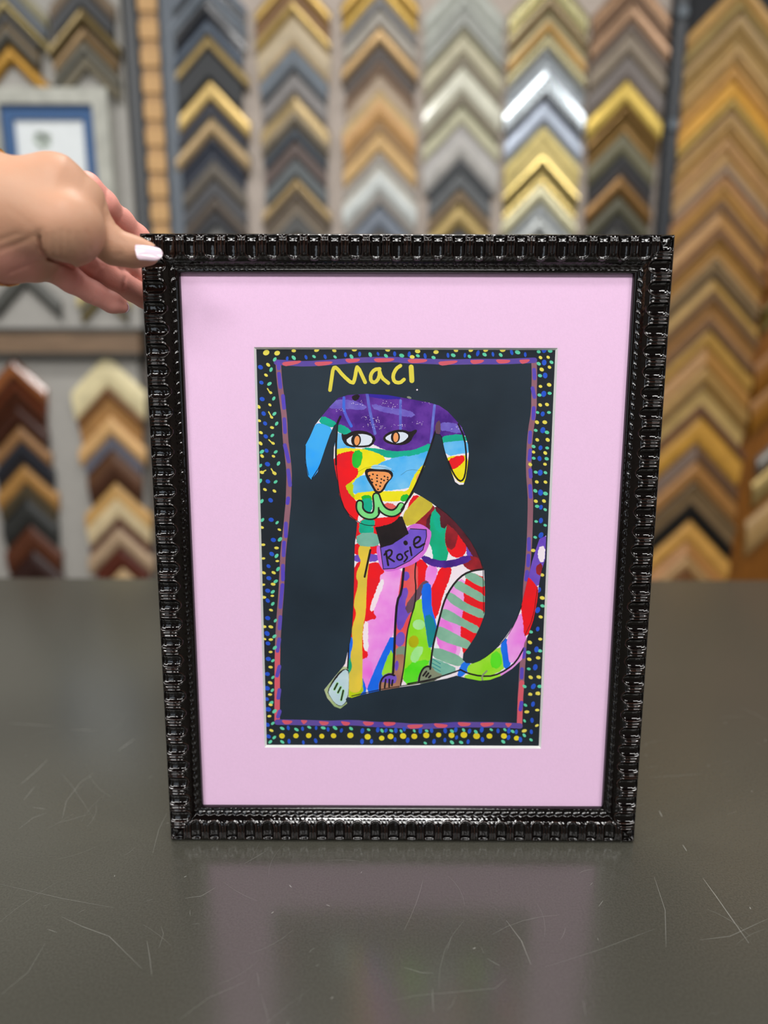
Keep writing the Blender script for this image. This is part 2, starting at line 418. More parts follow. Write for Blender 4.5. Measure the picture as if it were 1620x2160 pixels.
column('sample column just left of the black post', 'corner samples in the copper and bronze column', (1315, 240), 80, [
    (-58, 46, 'rose copper', '#a98769', 'm', 'cushion'), (-12, 16, 'thin brown', '#76583f', 'w', 'flat'),
    (4, 46, 'copper tan', '#bd9a7c', 'm', 'cushion', 1.03), (50, 20, 'thin brown grey', '#6a5c51', 'w', 'flat'),
    (70, 46, 'taupe', '#887b6a', 'w', 'cushion'), (116, 52, 'dark taupe', [(.4, '#6a625d'), (.6, '#6f6661')], 'w', 'cushion'),
    (168, 60, 'bright yellow gold', [(.8, '#cfb357'), (.2, '#8a6a30')], 'm', 'cushion', 1.0), (228, 52, 'brown gold', '#8d6e3b', 'm', 'scoop', .93),
    (280, 46, 'dark olive', '#646047', 'w', 'cushion', .9), (326, 25, 'thin jet black', '#131316', 'w', 'flat', .86),
    (351, 15, 'thin charcoal', '#352f30', 'w', 'flat', .86), (366, 46, 'bronze', '#7d5c2e', 'm', 'cushion', .9),
    (412, 40, 'olive black', '#4e4b38', 'w', 'cushion', .9), (452, 25, 'thin black', '#1c1c1c', 'w', 'flat', .86),
    (477, 40, 'charcoal', '#3d3c38', 'w', 'cushion', .86), (517, 60, 'dark bronze', '#5d4524', 'm', 'cushion')])
G = [(-42, 40, 'tan gold', '#b59353'), (-2, 28, 'olive gold', '#98895b'), (26, 44, 'brown and khaki', [(.3, '#7a6544'), (.7, '#a99160')]),
     (70, 38, 'khaki', '#ae9561'), (108, 28, 'sandy', '#b5965c'), (136, 34, 'amber', '#ba9048'), (170, 36, 'bright amber', '#cc9f42'),
     (206, 26, 'straw gold', '#b59d54'), (232, 24, 'brown and straw', [(.4, '#806340'), (.6, '#a68b52')]), (256, 30, 'mustard tan', '#ae8e52'),
     (286, 34, 'light oak', '#b08d5d'), (320, 26, 'pale oak', '#a98d5e'), (346, 20, 'greyed oak', '#94806b'), (366, 20, 'rust', '#a37a4f'),
     (386, 32, 'honey', '#b38d4b'), (418, 22, 'dark brown', '#775b3c'), (440, 38, 'honey brown', '#aa8552'), (478, 22, 'chestnut', '#7a5a38'),
     (500, 40, 'golden oak', '#a58144'), (540, 26, 'grey tan', '#93805f'), (566, 16, 'dark olive', '#54442a'), (582, 28, 'gold straw', '#a98d50'),
     (610, 20, 'walnut brown', '#6f563b'), (630, 36, 'caramel', '#a17b49'), (666, 22, 'cocoa', '#72573d'), (688, 38, 'mustard gold', '#ae8d44'),
     (726, 40, 'toffee', '#9d773c'), (766, 36, 'dull straw', '#a4874f'), (802, 48, 'cream and tan', [(.25, '#8a6d3a'), (.75, '#b8a26a')]),
     (850, 18, 'maroon brown', '#654636'), (868, 62, 'broad honey gold', '#c0963f'), (930, 34, 'dark walnut', '#5c4634'),
     (964, 46, 'brown', '#9b733e'), (1010, 46, 'grey brown', '#77664a'), (1056, 32, 'black', '#0c0b0b'), (1088, 48, 'light gold', '#c99e52'),
     (1136, 26, 'rust tan', '#aa7e4a'), (1162, 30, 'pale tan', '#b09266'), (1192, 40, 'red brown', '#8b6038')]
def richer(c): return '#%02x%02x%02x' % tuple(int(int(c[i:i + 2], 16) * k) for i, k in ((1, .97), (3, .92), (5, .86)))
G = [(v, t, w, [(q, richer(c2)) for q, c2 in c] if isinstance(c, list) else richer(c)) for v, t, w, c in G]
PR = ('cushion', 'reverse', 'cushion', 'scoop', 'step')
column('wide column right of the black post', 'corner samples in the wide gold column', (1516, 430), 105,
       [(v, t, w, c, 'w', PR[i % 5] if t > 24 else 'flat', .98 if w == 'black' else 1.0 + .04 * ((i * 3) % 4 - 1.5) / 2) for i, (v, t, w, c) in enumerate(G)], 0.026)
column('column at the right picture edge', 'corner samples in the column at the right edge', (1756, 430), 130, [
    (-148, 60, 'yellow gold', '#b08c3c', 'm', 'cushion'), (62, 50, 'straw gold', '#b0944c', 'm', 'cushion'),
    (180, 90, 'olive brown', '#5b4a26', 'w', 'cushion', .96), (420, 80, 'orange brown', '#824e0c', 'w', 'cushion', 1.0),
    (520, 60, 'olive', '#5c4c14', 'w', 'scoop', .98), (640, 80, 'orange oak', '#80500a', 'w', 'cushion', 1.0),
    (724, 80, 'amber brown', '#85560a', 'w', 'cushion', 1.0), (870, 40, 'silver grey', '#8d8a84', 'm', 'cushion', .78),
    (920, 60, 'cream gold', '#bfa76c', 'm', 'cushion', .8), (1000, 80, 'tan', '#a08050', 'w', 'cushion', .84)])
column('left column above the blue-matted picture', 'corner samples above the blue-matted picture', (24, 100), 86, [
    (-60, 34, 'khaki', '#8a8468', 'w', 'cushion'), (-26, 26, 'slate', '#555d66', 'w', 'flat', .96),
    (0, 31, 'dull gold', '#96885a', 'm', 'cushion', 1.02), (31, 18, 'thin black', '#28292a', 'w', 'flat', .72),
    (49, 47, 'brown and olive black', [(.45, '#65553a'), (.55, '#3d3a30')], 'w', 'cushion', .72), (96, 42, 'orange gold', '#b98c36', 'm', 'cushion', 1.0)])
column('right column above the blue-matted picture', 'corner samples above the blue-matted picture', (183, 100), 76, [
    (-62, 40, 'brown taupe', '#6b5a45', 'w', 'cushion', .9), (-22, 41, 'plain black', '#1c1f23', 'w', 'flat', .84),
    (19, 34, 'olive gold', '#83724a', 'm', 'cushion', 1.0), (56, 36, 'brown gold', [(.2, '#5b4634'), (.8, '#866e4b')], 'm', 'cushion', .9),
    (92, 58, 'grey olive', [(.3, '#605b4a'), (.2, '#33352f'), (.5, '#645c47')], 'w', 'step', .92)])
column('left column just above the brown rail', 'corner samples under the blue-matted picture', (60, 640), 72, [
    (560, 46, 'dark grey', [(.5, '#5a5a56'), (.5, '#44443f')], 'w', 'cushion')])
column('right column just above the brown rail', 'corner samples under the blue-matted picture', (222, 640), 70, [
    (566, 33, 'pale yellow', '#c2b27e', 'w', 'cushion', .8), (600, 36, 'olive and charcoal', [(.5, '#4a4b4a'), (.5, '#6d5f34')], 'w', 'cushion', .70)])
column('left column under the brown rail', 'corner samples under the brown rail', (55, 980), 62, [
    (757, 48, 'red brown', [(.7, '#87502b'), (.3, '#45200d')], 'g', 'cushion'), (805, 46, 'mahogany', [(.4, '#5a2b15'), (.6, '#3d1c0c')], 'g', 'step', .93),
    (851, 46, 'dark mahogany', '#3a1b0e', 'g', 'cushion', .93), (897, 34, 'light brown', '#8f6840', 'w', 'cushion', .95),
    (931, 46, 'blue black', [(.5, '#2d3038'), (.5, '#1c1b20')], 'g', 'step', 1.0), (977, 42, 'golden brown', '#a5793f', 'w', 'cushion', 1.06),
    (1019, 28, 'dark olive', '#453b28', 'w', 'flat', .95), (1047, 58, 'charcoal black', '#2a2b29', 'w', 'cushion', .95),
    (1105, 55, 'reddish brown', '#532a14', 'w', 'cushion', .98), (1160, 60, 'very dark brown', '#2c130d', 'w', 'cushion', .98)])
column('right column under the brown rail', 'corner samples under the brown rail', (244, 980), 73, [
    (748, 68, 'broad cream', '#dccfa3', 'w', 'cushion', 1.05), (816, 60, 'brown fading to amber', [(.4, '#714a26'), (.6, '#a07440')], 'w', 'scoop', .92),
    (876, 42, 'pale tan', '#cfa46c', 'w', 'cushion', .96), (918, 28, 'thin blue grey', '#5f5f6a', 'w', 'flat', .82),
    (946, 70, 'broad dark brown', [(.5, '#55341a'), (.5, '#442410')], 'w', 'cushion', .8),
    (1016, 74, 'tan and cream', [(.45, '#bd9457'), (.55, '#dac69c')], 'w', 'cushion', .98), (1090, 16, 'thin maroon', '#4d211a', 'w', 'flat', .9),
    (1106, 44, 'grey tan', '#ad9376', 'w', 'cushion', .98), (1150, 46, 'deep red brown', '#53200f', 'w', 'cushion', .78),
    (1196, 50, 'light tan', '#b79a70', 'w', 'cushion', .7)])

# ---------------------------------------------------------------- framed picture with a blue mat on the wall
pic = tag(empty('wall_picture', (at(105, 400).x, YW, at(105, 552).z)), 'silver framed picture with blue mat and white sheet, behind the hand', 'framed picture')
def px_rect(u0, u1, v0, v1):
    return (at(u0, 300).x - pic.location.x, at(u1, 300).x - pic.location.x, at(105, v1).z - pic.location.z, at(105, v0).z - pic.location.z)
def ring(name, o, i, y0, y1, m, parent, slope=0.0):
    """a rectangular ring with an outer and an inner rectangle (x0,x1,z0,z1)"""
    def rc(r, y): return [(r[0], y, r[2]), (r[1], y, r[2]), (r[1], y, r[3]), (r[0], y, r[3])]
    ii = (i[0] + slope, i[1] - slope, i[2] + slope, i[3] - slope)
    V = rc(o, y0) + rc(i, y0) + rc(ii, y1) + rc(o, y1)
    Fc = []
    for k in range(4):
        j = (k + 1) % 4
        Fc += [[k, j, 4 + j, 4 + k], [4 + k, 4 + j, 8 + j, 8 + k], [8 + k, 8 + j, 12 + j, 12 + k], [12 + k, 12 + j, j, k]]
    return mesh_obj(name, V, Fc, m, parent=parent)
o_, m_, i_ = px_rect(-22, 240, 192, 552), px_rect(14, 208, 226, 522), px_rect(38, 184, 255, 490)
ring('frame', o_, m_, -0.030, 0.0, mat('brushed_silver_wood', '#a9a99f', 0.45, 0.15, vary=.12, scale=25), pic)
MB().box(o_[0] + .01, o_[1] - .01, -0.006, -0.001, o_[2] + .01, o_[3] - .01).build('backing', mat('grey_backing', '#8a8880', .9), pic)
ring('mat', m_, i_, -0.018, -0.008, mat('blue_mat_board', '#3f608c', 0.8, vary=.05), pic)
MB().box(i_[0] - .005, i_[1] + .005, -0.010, -0.007, i_[2] - .005, i_[3] + .005).build('white_sheet', mat('white_paper', '#e3e8e9', .8, vary=.03), pic)
bm = bmesh.new()
for k in range(9):               # the small grey green plant drawn on the sheet
    a = k * 2.4; r = .012 + .004 * (k % 3)
    bmesh.ops.create_circle(bm, cap_ends=True, segments=10, radius=.009, matrix=Matrix.Translation((r * math.cos(a), r * math.sin(a), 0)))
bmesh.ops.rotate(bm, verts=bm.verts, matrix=rx(math.pi / 2))
me = bpy.data.meshes.new('drawing'); bm.to_mesh(me); bm.free(); me.materials.append(mat('grey_green_ink', '#aab7a8', .8))
dr = bpy.data.objects.new('drawing', me); COL.objects.link(dr); dr.parent = pic
pp = at(92, 296); dr.location = (pp.x - pic.location.x, -0.0105, pp.z - pic.location.z)

# ---------------------------------------------------------------- the framed painting standing on the bench
W, H, MW = 0.36977, 0.4600, 0.0253            # outer size and width of the moulding
fp = tag(empty('framed_painting', BASE, (-LEAN, 0, 0)),
         'glossy black carved frame with pink mat around a painted dog, standing on the workbench', 'framed picture')
lac = mat('black_brown_lacquer', (0.0022, 0.0014, 0.0013), 0.06, coat=.12, vary=.3, scale=90, bump=.012, bscale=180, spec=.55)
rub = mat('rubbed_brown_lacquer', (0.014, 0.006, 0.004), 0.09, coat=.12, vary=.5, scale=120, bump=.012, bscale=180, spec=.55)


def prof_h(s):
    xs = [0, .8, 2.5, 5, 8.5, 13, 15.6, 17.2, 18.4, 19.4, 20.3, 22.9, 23.3, 24.6, 25.3]
    hs = [16.6, 19.2, 20.4, 21.0, 21.2, 20.9, 20.1, 19.0, 17.7, 16.4, 15.2, 14.3, 14.6, 14.4, 13.6]
    return np.interp(s, xs, hs)


def rail(side, length, n):
    pit = length / n
    A = np.linspace(0, length, n * 30 + 1)
    Sx = np.concatenate([np.linspace(0, 2, 7), np.linspace(2.4, 15, 26), np.linspace(15.3, 23, 26), np.linspace(23.2, 25.3, 6)])
    a, s = np.meshgrid(A * 1000, Sx, indexing='ij')
    L = length * 1000; p = pit * 1000
    wob = .18 * np.sin(a * .9 + 1.3) * np.sin(a * .23)
    t = (np.mod(a, p) - p / 2) + wob * .5
    lob = np.floor(a / p)
    Rr = 4.4 + .2 * np.sin(lob * 2.7)
    s0, s1 = 1.6, 16.9 + .3 * np.sin(lob * 1.7)
    # distance outside a U shape: round towards the inside, squarer towards the outer edge
    dy = np.maximum(0, np.maximum(s - (s1 - Rr), (s0 + 1.6) - s))
    kx = np.where(s > 8, Rr, Rr)
    q = np.where(s > 8, np.sqrt(t ** 2 + dy ** 2), np.maximum(np.abs(t), (np.abs(t) ** 4 + (dy * Rr / 1.6) ** 4) ** .25))
    x = q / Rr
    h = prof_h(s)
    scoop = np.sqrt(np.clip(1 - x ** 2.2, 0, 1)) * 2.8
    rim = np.exp(-((q - Rr - .45) / .42) ** 2) * .5
    fadeo = np.clip((s - .6) / 1.4, 0, 1) * np.clip((18.4 - s) / 1.2, 0, 1)
    tb = np.minimum(np.abs(np.mod(a + wob, p)), p - np.mod(a + wob, p))
    rib = np.exp(-(tb / .55) ** 2) * .8 * np.clip((s - 1.0) / 2.4, 0, 1) * np.clip((14.2 - s) / 1.5, 0, 1)
    groove = np.exp(-((tb - 1.25) / .35) ** 2) * -.5 * np.clip((s - .6) / 1.2, 0, 1) * np.clip((14.5 - s) / 1.5, 0, 1)
    h = h - scoop * fadeo + rim * fadeo + rib + groove
    bp_ = p / 2                                              # bead row near the sight edge
    bt = (np.mod(a, bp_) - bp_ / 2) / (bp_ * .46); bs = (s - 21.3 - .5 * bt) / 1.5
    h = h + .65 * np.sqrt(np.clip(1 - bt ** 2 - bs ** 2, 0, 1))
    h = h + .035 * np.sin(a * 1.7 + s) * np.sin(s * 1.1 + a * .3)
    h = np.minimum(h, 22.0)
    hot = ((rim * fadeo > .35) | (rib > .45)).astype(int)
    na, ns = a.shape
    # closed cross-section: back outer edge, front, inner lip down, back inner edge
    s2 = np.concatenate([np.zeros((na, 1)), s, np.full((na, 2), 25.3)], 1)
    h2 = np.concatenate([np.zeros((na, 1)), h, np.full((na, 1), 9.0), np.zeros((na, 1))], 1)
    a2 = np.repeat(a[:, :1], ns + 3, 1)
    a2 = np.clip(a2, s2, L - s2)                            # mitre
    s2, h2, a2 = s2 / 1000, h2 / 1000, a2 / 1000
    y = FT - h2
    if side == 'top': X, Z = -W / 2 + a2, H - s2
    elif side == 'bottom': X, Z = -W / 2 + a2, s2
    elif side == 'left': X, Z = -W / 2 + s2, a2
    else: X, Z = W / 2 - s2, a2
    V = np.stack([X, y, Z], -1).reshape(-1, 3)
    nc = ns + 3
    ii, jj = np.meshgrid(np.arange(na - 1), np.arange(nc), indexing='ij')
    j2 = (jj + 1) % nc
    Q = np.stack([ii * nc + jj, ii * nc + j2, (ii + 1) * nc + j2, (ii + 1) * nc + jj], -1).reshape(-1, 4)
    hh = np.zeros((na, nc), int); hh[:, 1:ns + 1] = hot
    mi = hh[ii, jj].reshape(-1)
    if side in ('top', 'right'): pass
    else: Q = Q[:, ::-1]
    # drop faces squeezed flat by the mitre
    e = V[Q]; ar = np.linalg.norm(np.cross(e[:, 2] - e[:, 0], e[:, 3] - e[:, 1]), axis=1)
    keep = ar > 1e-12
    o = mesh_obj('frame_rail', V, Q[keep].tolist(), [lac, rub], mi[keep].tolist(), fp, True)
    bm = bmesh.new(); bm.from_mesh(o.data)
    bmesh.ops.remove_doubles(bm, verts=bm.verts, dist=1e-6)
    bmesh.ops.delete(bm, geom=[v for v in bm.verts if not v.link_faces], context='VERTS')
    bmesh.ops.recalc_face_normals(bm, faces=bm.faces)
    bm.to_mesh(o.data); bm.free()
    # front must face the viewer
    c = [pl for pl in o.data.polygons if abs(pl.normal.y) > .8][len(o.data.polygons) // 6 % 50]
    front = sum(pl.normal.y * pl.area for pl in o.data.polygons if pl.center.y < FT - .009)
    if front > 0: o.data.flip_normals()
    return o


for sd, ln, n in (('top', W, 26), ('bottom', W, 26), ('left', H, 32), ('right', H, 32)): rail(sd, ln, n)

YM, YA = 0.0118, 0.0136                         # depth of the mat face and of the paper
AX, AZ0, AZ1 = 0.108, MW + 0.0506, H - MW - 0.0521
pink = mat('pink_mat_board', '#ecc8e6', 0.85, vary=.015, scale=700, bump=.08, bscale=1500, spec=.25)
white_core = mat('white_bevel_core', '#f4f4f2', 0.8, vary=.02)
sight = (-W / 2 + MW - .004, W / 2 - MW + .004, MW - .004, H - MW + .004)
hole = (-AX - .0012, AX + .0012, AZ0 - .0012, AZ1 + .0012)
mt = ring('mat', sight, hole, YM, YA + .0004, pink, fp, .0017)
mt.data.materials.append(white_core)
for k, pl in enumerate(mt.data.polygons):
    if k % 4 == 1: pl.material_index = 1
MB().box(sight[0], sight[1], YA + .001, .0205, sight[2], sight[3]).build('backing_board', mat('kraft_backing', '#8d7355', .9), fp)
gm = bpy.data.materials.new('picture_glass'); gm.use_nodes = True
N = gm.node_tree.nodes; Lk = gm.node_tree.links
N.remove(N['Principled BSDF'])
tr = N.new('ShaderNodeBsdfTransparent'); gl = N.new('ShaderNodeBsdfGlossy'); gl.inputs['Roughness'].default_value = .02
fr = N.new('ShaderNodeFresnel'); fr.inputs['IOR'].default_value = 1.12
mx = N.new('ShaderNodeMixShader')
Lk.new(fr.outputs[0], mx.inputs[0]); Lk.new(tr.outputs[0], mx.inputs[1]); Lk.new(gl.outputs[0], mx.inputs[2])
Lk.new(mx.outputs[0], N['Material Output'].inputs[0])
gl_o = mesh_obj('glass_pane', [(sight[0], YM - .0004, sight[2]), (sight[1], YM - .0004, sight[2]), (sight[1], YM - .0004, sight[3]), (sight[0], YM - .0004, sight[3])],
                [[0, 1, 2, 3]], gm, parent=fp)
gl_o['label'] = 'clear glass over the pink mat'

# ---- painted sheet: every brush mark is a shape in the sheet's own plane -----------------------------------------------
def Zm(ox, oy, sc): return lambda pts: [(ox + x / sc, oy + y / sc) for x, y in pts]
P5, P6, P7, PR_ = Zm(530, 720, 4.909), Zm(840, 720, 4.765), Zm(640, 820, 4.5), Zm(640, 1020, 3.857)
PA, PB, P3, P4 = Zm(660, 1160, 6.0), Zm(860, 1120, 5.0625), Zm(540, 1080, 4.156), Zm(700, 1440, 3.375)


def ccw(p):
    a = sum(p[i - 1][0] * p[i][1] - p[i][0] * p[i - 1][1] for i in range(len(p)))
    return p if a > 0 else p[::-1]


def smooth(pts, n=2, closed=False):
    for _ in range(n):
        q = []
        m = len(pts)
        rng = range(m) if closed else range(m - 1)
        if not closed: q.append(pts[0])
        for i in rng:
            a, b = pts[i], pts[(i + 1) % m]
            q += [(a[0] * .75 + b[0] * .25, a[1] * .75 + b[1] * .25), (a[0] * .25 + b[0] * .75, a[1] * .25 + b[1] * .75)]
        if not closed: q.append(pts[-1])
        pts = q
    return pts


def ragged(pts, amp, step=2.2, seed=1):
    """dry-brush edge: subdivide an outline and jitter it"""
    r = random.Random(seed); out = []
    for i in range(len(pts)):
        a, b = pts[i], pts[(i + 1) % len(pts)]
        n = max(1, int(math.hypot(b[0] - a[0], b[1] - a[1]) / step))
        for k in range(n):
            out.append((a[0] + (b[0] - a[0]) * k / n + r.uniform(-amp, amp), a[1] + (b[1] - a[1]) * k / n + r.uniform(-amp, amp)))
    return out


def grow(p, w):
    p = ccw(p); n = len(p); out = []
    for i in range(n):
        (ax_, ay), (bx, by), (cx_, cy) = p[i - 1], p[i], p[(i + 1) % n]
        d1 = (bx - ax_, by - ay); d2 = (cx_ - bx, cy - by)
        l1 = math.hypot(*d1) or 1; l2 = math.hypot(*d2) or 1
        nx, ny = d1[1] / l1 + d2[1] / l2, -d1[0] / l1 - d2[0] / l2
        l = math.hypot(nx, ny) or 1
        out.append((bx + nx / l * w, by + ny / l * w))
    return out


class Sheet:
    def __init__(s): s.fs = []
    def fill(s, pts, m, sm=0, rag=0.0):
        p = list(pts)
        if sm: p = smooth(p, sm, True)
        if rag >= .3: p = grow(p, 3.0 if sm else 1.5)
        if rag: p = ragged(p, rag, seed=len(s.fs))
        s.fs.append((ccw(p), m)); return s
    def stroke(s, pts, w, m, sm=2, taper=False):
        p = smooth(list(pts), sm) if len(pts) > 2 else list(pts)
        q = [p[0]]
        for a in p[1:]:
            if math.hypot(a[0] - q[-1][0], a[1] - q[-1][1]) > max(.6, w * .3): q.append(a)
        if len(q) < 2: q.append(p[-1])
        for a, b in zip(q[:-1], q[1:]):
            dx, dy = b[0] - a[0], b[1] - a[1]; l = math.hypot(dx, dy) or 1
            nx, ny = -dy / l * w / 2, dx / l * w / 2
            s.fs.append((ccw([(a[0] + nx, a[1] + ny), (b[0] + nx, b[1] + ny), (b[0] - nx, b[1] - ny), (a[0] - nx, a[1] - ny)]), m))
        for c in q: s.dot(c, w / 2, w / 2, 0, m, 10)
        return s
    def dot(s, c, rx_, ry_, ang, m, n=12):
        ca, sa = math.cos(ang), math.sin(ang)
        s.fs.append((ccw([(c[0] + rx_ * math.cos(t) * ca - ry_ * math.sin(t) * sa, c[1] + rx_ * math.cos(t) * sa + ry_ * math.sin(t) * ca)
                          for t in [2 * math.pi * k / n + .13 for k in range(n)]]), m)); return s
    def build(s, name, nbase, y, parent, thick=0.0):
        """flatten all marks into one layer of triangles; the topmost mark gives each triangle its paint; the first
        nbase shapes are the paper itself and clip everything else"""
        co, faces = [], []
        for p, m in s.fs:
            faces.append(list(range(len(co), len(co) + len(p)))); co += [Vector((x, y2)) for x, y2 in p]
        v, e, f, ov, oe, of = delaunay_2d_cdt(co, [], faces, 1, 1e-4)
        names = []; idx = []; F2 = []
        for tri, src in zip(f, of):
            if not src or min(src) >= nbase: continue
            m = s.fs[max(src)][1]
            if m not in names: names.append(m)
            idx.append(names.index(m)); F2.append(list(tri))
        V = [on_picture(p[0], p[1], y) for p in v]
        o = mesh_obj(name, V, F2, [PAINT[n] for n in names], idx, parent)
        bm = bmesh.new(); bm.from_mesh(o.data)
        bmesh.ops.delete(bm, geom=[q for q in bm.verts if not q.link_faces], context='VERTS')
        for fc in bm.faces:
            if fc.normal.y > 0: fc.normal_flip()
        if thick:
            ed = [q for q in bm.edges if q.is_boundary]
            g = bmesh.ops.extrude_edge_only(bm, edges=ed)
            bmesh.ops.translate(bm, vec=(0, thick, 0), verts=[q for q in g['geom'] if isinstance(q, bmesh.types.BMVert)])
        bm.to_mesh(o.data); bm.free()
        return o


PAINT = {}
def paint(n, c, second=None, scale=120, vary=.10, rough=.7, lo=.35, hi=.65, stretch=None, bump=0.0, bscale=200):
    PAINT[n] = mat('paint_' + n, c, rough, vary=vary, scale=scale, second=second, lo=lo, hi=hi, stretch=stretch, spec=.3, bump=bump, bscale=bscale)
paint('paper', '#1b2833', '#253542', 14, lo=.3, hi=.7, rough=.55, bump=.35, bscale=28)
paint('rimpaper', '#182028', '#1f2932', 20)
paint('white', '#f3f1f6', '#f9e8f2', 60)
paint('purple', '#481b84', '#6634a0', 95, lo=.38, hi=.62)
paint('violetdark', '#3f1a80', '#52289a', 120)
paint('plaid', '#6f7fd8', '#5a5fc4', 120)
paint('plaidblue', '#3f6fe0', '#5a5fd0', 120)
paint('lilac', '#6a55bd', '#7a6cc8', 140)
paint('teal', '#05b795', '#0aa588', 120)
paint('sky', '#45b3f5', '#7cc9f7', 60)
paint('azure', '#27a6ff', '#45b5f8', 60)
paint('yellow', '#f0e003', '#f4ea20', 90)
paint('lime', '#a7cf00', '#c8d805', 60)
paint('red', '#f60f1a', '#e81522', 70)
paint('green', '#0fb52f', '#2ac43a', 80)
paint('black', '#171013', '#241a1c', 80)
paint('eyewhite', '#e4ecf8', '#dfe8f5', 60)
paint('orange', '#f79a52', '#f4a566', 90)
paint('mouth', '#74da7d', '#86e48c', 90)
paint('emerald', '#03b889', '#0ba574', 60)
paint('darkred', '#7d1a25', '#a51f2a', 90)
paint('maroon', '#4b1620', '#6b2030', 80)
paint('mossyellow', '#d8c63a', '#c9b63a', 80)
paint('greygreen', '#6fb09c', '#7fbca9', 110)
paint('tagviolet', '#6d4fc9', '#7a5bd0', 80)
paint('tagpink', '#dd76dd', '#d269d6', 80)
paint('pinkpaint', '#ec7fe6', '#f6b6ee', 55, lo=.3, hi=.75)
paint('hotpink', '#ef70e0', '#f294e6', 70)
paint('straw', '#f0d040', '#dcc545', 60)
paint('blue', '#0566ee', '#1c78f0', 60)
paint('sea', '#0b8a8c', '#127f9a', 60)
paint('leaf', '#8fe01c', '#a8e63c', 60)
paint('bright', '#4de012', '#66e62a', 60)
paint('mint', '#b5eda0', '#9be88a', 60)
paint('olive', '#bdb400', '#a8a800', 60)
paint('coral', '#ee4652', '#e56a62', 60)
paint('grape', '#6a45c2', '#7a58c6', 70)
paint('brown', '#5e3f4e', '#6f4f60', 70)
paint('tan', '#b98468', '#a8705a', 60)
paint('stone', '#8f8f72', '#7e9480', 60)
paint('greymint', '#8fc2a6', '#7fb399', 100)
paint('pale', '#bcd6e0', '#cfe4ea', 70)
paint('sage', '#9db87a', '#c0c99a', 60)
paint('rosedash', '#e05a6c', '#d8606e', 80)
paint('violetline', '#5946a8', '#66509f', 80)
paint('mauve', '#92606f', '#9a6a78', 50)
paint('indigo', '#5a45c4', '#6350b8', 80)
paint('dotblue', '#1d50cc', '#2a5cd4', 80)
paint('dotgreen', '#58cfa4', '#6ad8b0', 80)
paint('dotyellow', '#f0e25a', '#e6d856', 80)
paint('bigyellow', '#f0dc2a', '#e4cc24', 60)
paint('letter', '#efe04a', '#e2d44a', 60)
paint('deepblue', '#2a1fa0', '#3f20a0', 60)
paint('skyplain', '#8fcff5', '#cfe8f7', 70)

sh = Sheet()
sh.fill([(530, 730), (1176, 730), (1146, 1580), (554, 1580)], 'rimpaper')
sh.fill([(585, 768), (1125, 764), (1123, 800), (1122, 860), (1115, 910), (1112, 1000), (1115, 1100), (1110, 1220), (1102, 1380),
         (1096, 1527), (840, 1529), (588, 1524), (592, 1360), (598, 1160), (606, 1050), (604, 960), (592, 840)], 'paper')
top = [(583, 764)] + P5([(400, 225), (560, 235), (860, 215), (1100, 195), (1300, 190), (1500, 188)]) + P6([(75, 195), (300, 200), (500, 210), (800, 203), (1050, 205), (1370, 190)])
lf = P5([(280, 225), (290, 400), (318, 600), (345, 800), (352, 1000), (375, 1180), (393, 1350), (390, 1500), (385, 1669)]) + P3([(275, 0), (262, 150), (240, 320), (230, 500), (222, 700), (205, 900), (190, 1150), (187, 1350), (186, 1550), (185, 1830)])
bt = P3([(185, 1842), (400, 1845), (600, 1852)]) + P4([(0, 290), (150, 283), (300, 298), (450, 302), (600, 313), (750, 308), (900, 298), (1050, 300), (1200, 300), (1340, 308)])
rg = P6([(1365, 195), (1370, 350), (1365, 500), (1365, 700), (1330, 900), (1315, 1100), (1310, 1300), (1325, 1500), (1330, 1600)]) + PB([(1305, 0), (1295, 200), (1280, 400), (1262, 560), (1250, 900), (1240, 1250), (1220, 1500), (1210, 1700)]) + P4([(1343, 100), (1336, 295)])
sh.stroke(lf, 11.5, 'mauve', 1); sh.stroke(rg, 11.5, 'mauve', 1)
sh.stroke(P3([(190, 1200), (186, 1400), (186, 1550), (185, 1840)]), 11, 'rosedash', 0)
sh.stroke(P4([(1352, 0), (1343, 100), (1336, 295)]), 11, 'rosedash', 0)
sh.stroke(top, 11.5, 'violetline', 1); sh.stroke(bt, 11.5, 'violetline', 1)
for Z, L in ((P5, [((310, 235), (525, 212)), ((645, 232), (850, 222)), ((965, 198), (1135, 195)), ((1260, 193), (1490, 190))]),
             (P6, [((85, 195), (300, 195)), ((395, 222), (605, 205)), ((715, 205), (870, 200)), ((975, 198), (1135, 202)), ((1210, 203), (1330, 195))]),
             (P3, [((220, 1838), (325, 1843)), ((388, 1838), (455, 1840)), ((545, 1846), (645, 1854))]),
             (P4, [((60, 285), (135, 294)), ((215, 288), (305, 292)), ((360, 292), (460, 292)), ((530, 312), (655, 308)), ((720, 300), (830, 310)), ((890, 292), (995, 297)), ((1050, 298), (1160, 294)), ((1230, 300), (1285, 300))])):
    for a, b in L:
        (ax_, ay), (bx, by) = Z([a, b])
        mx_, my = (ax_ + bx) / 2, (ay + by) / 2
        sh.fill([(ax_, ay - 3.5), (mx_, my - 3.6), (bx, by - 3), (bx - 5, by + 3), (mx_, my + 5), (ax_ + 6, ay + 5)], 'rosedash', 1)
